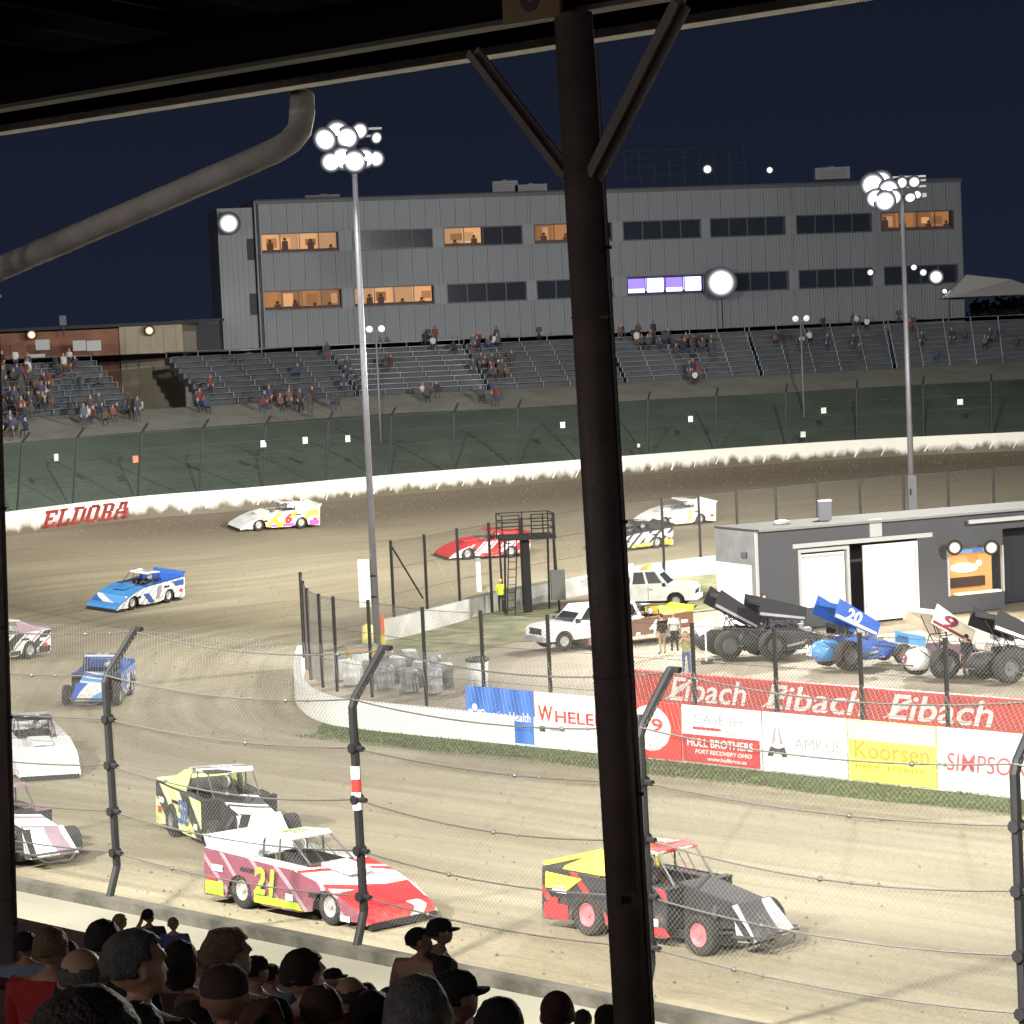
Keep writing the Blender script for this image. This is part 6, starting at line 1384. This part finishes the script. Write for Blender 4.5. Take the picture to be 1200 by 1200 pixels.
for px, py, wpx, pose, face, yaw, shirt, hair, cap, skin, scl, lb in crowd:
    Y = .178*scl**.35*F/wpx; hd = atY(px, py, Y); me, hc, _ = get_h(pose, yaw)
    t_ = T(hd); tread = tz(math.floor((t_+1.6)/.8)*.8-1.6+.4); want = (hd.z-tread)/hc.z; zs = max(.85*scl, min(1.18*scl, want))
    if pose == 'seat' and want > 1.25*scl: 
        me, hc, _ = get_h('stand', yaw); want2 = (hd.z-tread)/hc.z
        if abs(want2-scl) < abs(want-scl): pose = 'stand'; zs = max(.85*scl, min(1.2*scl, want2))
    o = person(hd, pose, face, lb, shirt, hair, DK if shirt == DK else JE, skin, yaw, cap, scl, 'crowd in the near grandstand', zs=zs)
    if 'white print' in lb:
        g = MB(); g.slab([(-.11, .128, 1.12), (.11, .128, 1.12), (.11, .120, 1.34), (-.11, .120, 1.34)], .006); g.build('shirt_print', whc, o)
# people in the infield
def stand_at(px, py, pose, face, lb, shirt, tr, hair=('short', 'dark'), cap=None, scale=1.0, yaw=0.0, skin=SK):
    return person(None, pose, face, lb, shirt, hair, tr, skin, yaw, cap, scale, 'people standing in the infield', feet=atz(px, py, 0))
stand_at(777, 767, 'stand', 30, 'man in a dark shirt and tan trousers beside the muddy brown car', DK, TAN)
stand_at(791, 764, 'stand', -10, 'person in a white shirt and yellow cap between two men', whc, DK, None, capy)
stand_at(805, 791, 'arms', 180, 'man in an olive shirt and blue jeans with both hands raised', olv, JE)
stand_at(588, 718, 'stand', 160, 'track worker in a bright yellow green vest beside the platform', hiv, DK, None, capy, .98)
stand_at(897, 742, 'stand', 200, 'crew member in dark clothes bending over the black sprint cars', grc, DK); stand_at(918, 738, 'stand', 120, 'crew member in a brown shirt behind the second black sprint car', brc, DK)
stand_at(947, 728, 'stand', 170, 'person in a yellow shirt in front of the first white door', cloth('mustard', (.6, .5, .12)), JE); stand_at(962, 726, 'stand', 150, 'person in a lime shirt in front of the first white door', cloth('lime', (.42, .50, .12)), JE); stand_at(985, 730, 'stand', 200, 'person in a brown cap beside the dark gap between the doors', brc, DK, None, capb)
stand_at(1134, 797, 'stand', 20, 'crew member in dark shorts beside the pinkish sprint car tyre', DK, DK); stand_at(1168, 778, 'stand', -150, 'crew member in grey between the last two sprint cars', grc, DK)
# far spectators
low = {p: human(p, 0, .055)[0] for p in ('seat', 'stand')}
ch_ = cloth('charcoal', (.045, .045, .05))
cols_ = [('dark', DK), ('dark', navy), ('grey', ch_), ('white', cloth('dull_white', (.42, .42, .42))), ('brown', brc), ('red', cloth('dull_red', (.12, .03, .03))), ('blue', cloth('slate', (.06, .085, .13))), ('dark', ch_)]
clus = [(350, 470, 16, 45, 7), (240, 468, 6, 12, 8), (172, 440, 4, 7, 4), (150, 482, 7, 14, 6), (22, 440, 12, 22, 12), (30, 478, 16, 26, 12), (60, 465, 8, 20, 10), (110, 486, 8, 20, 8), (10, 503, 8, 14, 5), (85, 432, 7, 25, 10), (400, 396, 6, 14, 4), (440, 396, 5, 10, 4), (502, 396, 12, 18, 6), (566, 402, 10, 20, 5),
        (642, 388, 6, 10, 5), (730, 384, 18, 18, 9), (768, 400, 12, 22, 8), (820, 405, 10, 22, 6), (872, 376, 11, 13, 6), (960, 372, 14, 20, 7), (1000, 378, 5, 12, 6), (1042, 368, 10, 12, 6), (1068, 378, 4, 8, 4), (590, 430, 12, 22, 12), (578, 466, 4, 10, 4), (812, 440, 8, 10, 4), (862, 456, 7, 20, 4), (500, 462, 4, 14, 4), (690, 402, 6, 12, 8), (950, 400, 10, 70, 18), (420, 430, 9, 80, 22), (1130, 400, 8, 60, 18), (120, 450, 10, 90, 25)]
where = lambda x: 'left of the stair tower' if x < 250 else 'below the left half of the suite building' if x < 690 else 'below the right half of the suite building'
cnt = 0; fr = random.Random(3)
for cx, cy, n_, sx, sy in clus:
    for k in range(n_):
        x = fr.gauss(cx, sx*.6); y = fr.gauss(cy, sy*.6); d = ray(x, y+9).normalized(); loc, nrm, i_, di = stand_bvh.ray_cast(CAM, d)
        if loc is None: continue
        if cnt >= 295: break
        cn, m_ = cols_[fr.choice((0, 0, 1, 1, 2, 2, 7, 7, 3, 4, 5, 6))]; seatp = fr.random() < .6 and nrm is not None
        o = bpy.data.objects.new('person', low['seat' if seatp else 'stand']); COL.objects.link(o)
        dress(o, SK2 if fr.random() < .6 else brc, m_, [ch_, DK, navy, brc][fr.randrange(4)])
        o.location = loc; o.rotation_euler = (0, 0, math.pi + fr.uniform(-.6, .6)); sc1 = fr.uniform(.92, 1.08); o.scale = (sc1, sc1, sc1)
        tag(o, '%s spectator in %s clothes, far stands %s' % ('seated' if seatp else 'standing', cn, where(x)), 'person', 'spectators in the far stands'); cnt += 1
print('far people', cnt)

# added fill lamps under the canopy, unseen behind the viewer
for s_ in (-6, 6, 18, 30):
    t = thing('added_fill_lamp', 'added unseen fill lamp under the canopy behind the crowd, %s' % {-6: 'farthest right', 6: 'right of centre', 18: 'left of centre', 30: 'farthest left'}[s_], 'lamp', P(s_, -7, 16.1))
    g = MB(); g.lathe([(.06, .12), (.10, .02), (.30, -.12), (.31, -.13)], 16); g.build('shade', darkroof, t); g = MB(); g.cyl((0, 0, .1), (0, 0, 1.2), .015, 5); g.build('cord', blackm, t)

# loose clods of clay thrown up along the outer edge of the track
g = MB()
for k in range(5200):
    i = rnd.random()*(len(inS)-2); ii = int(i); a = inS[ii].lerp(inS[ii+1], i-ii); b = outS[ii].lerp(outS[ii+1], i-ii)
    v = 1-abs(rnd.gauss(0, .12)) - .02 if rnd.random() < .6 else rnd.random()
    if not 0.03 < v < .99: continue
    p = a.lerp(b, v); p.z = band(b.z, v)+.012; r_ = rnd.uniform(.02, .075)
    q = [p+Vector((math.cos(t_+k)*r_, math.sin(t_+k)*r_*.8, -.02)) for t_ in (0, 2.1, 4.2)] + [p+Vector((rnd.uniform(-.3, .3)*r_, 0, r_*.8))]
    g.add(q, [(0, 1, 3), (1, 2, 3), (2, 0, 3)])
o = g.build('clay_clods', mat('clay_clod', (.17, .14, .095), .95, var=.3, scale=3)); o['kind'] = 'stuff'; tag(o, 'loose clods of clay scattered along the outer edge of the dirt track', 'clods')


# pale slanting joint ribs on the far wall that stand out of the mud
for px in range(196, 1200, 27):
    q, dd = wall_pt(px+rnd.uniform(-5, 5), 0); d3 = Vector(dd).normalized(); nn = d3.cross(ZUP); nn = nn if nn.dot(CAM-q) > 0 else -nn
    if d3.dot(CR) < 0: d3 = -d3
    lw = rnd.uniform(.10, .22); sh = rnd.uniform(.25, .5); z0 = rnd.uniform(.12, .4)
    g = MB(); g.slab([q+ZUP*z0-d3*sh+nn*.01, q+ZUP*z0-d3*(sh-lw*.6)+nn*.01, q+ZUP*.95+d3*lw+nn*.01, q+ZUP*.95+nn*.01], .02); g.build('joint_rib', white, bw)
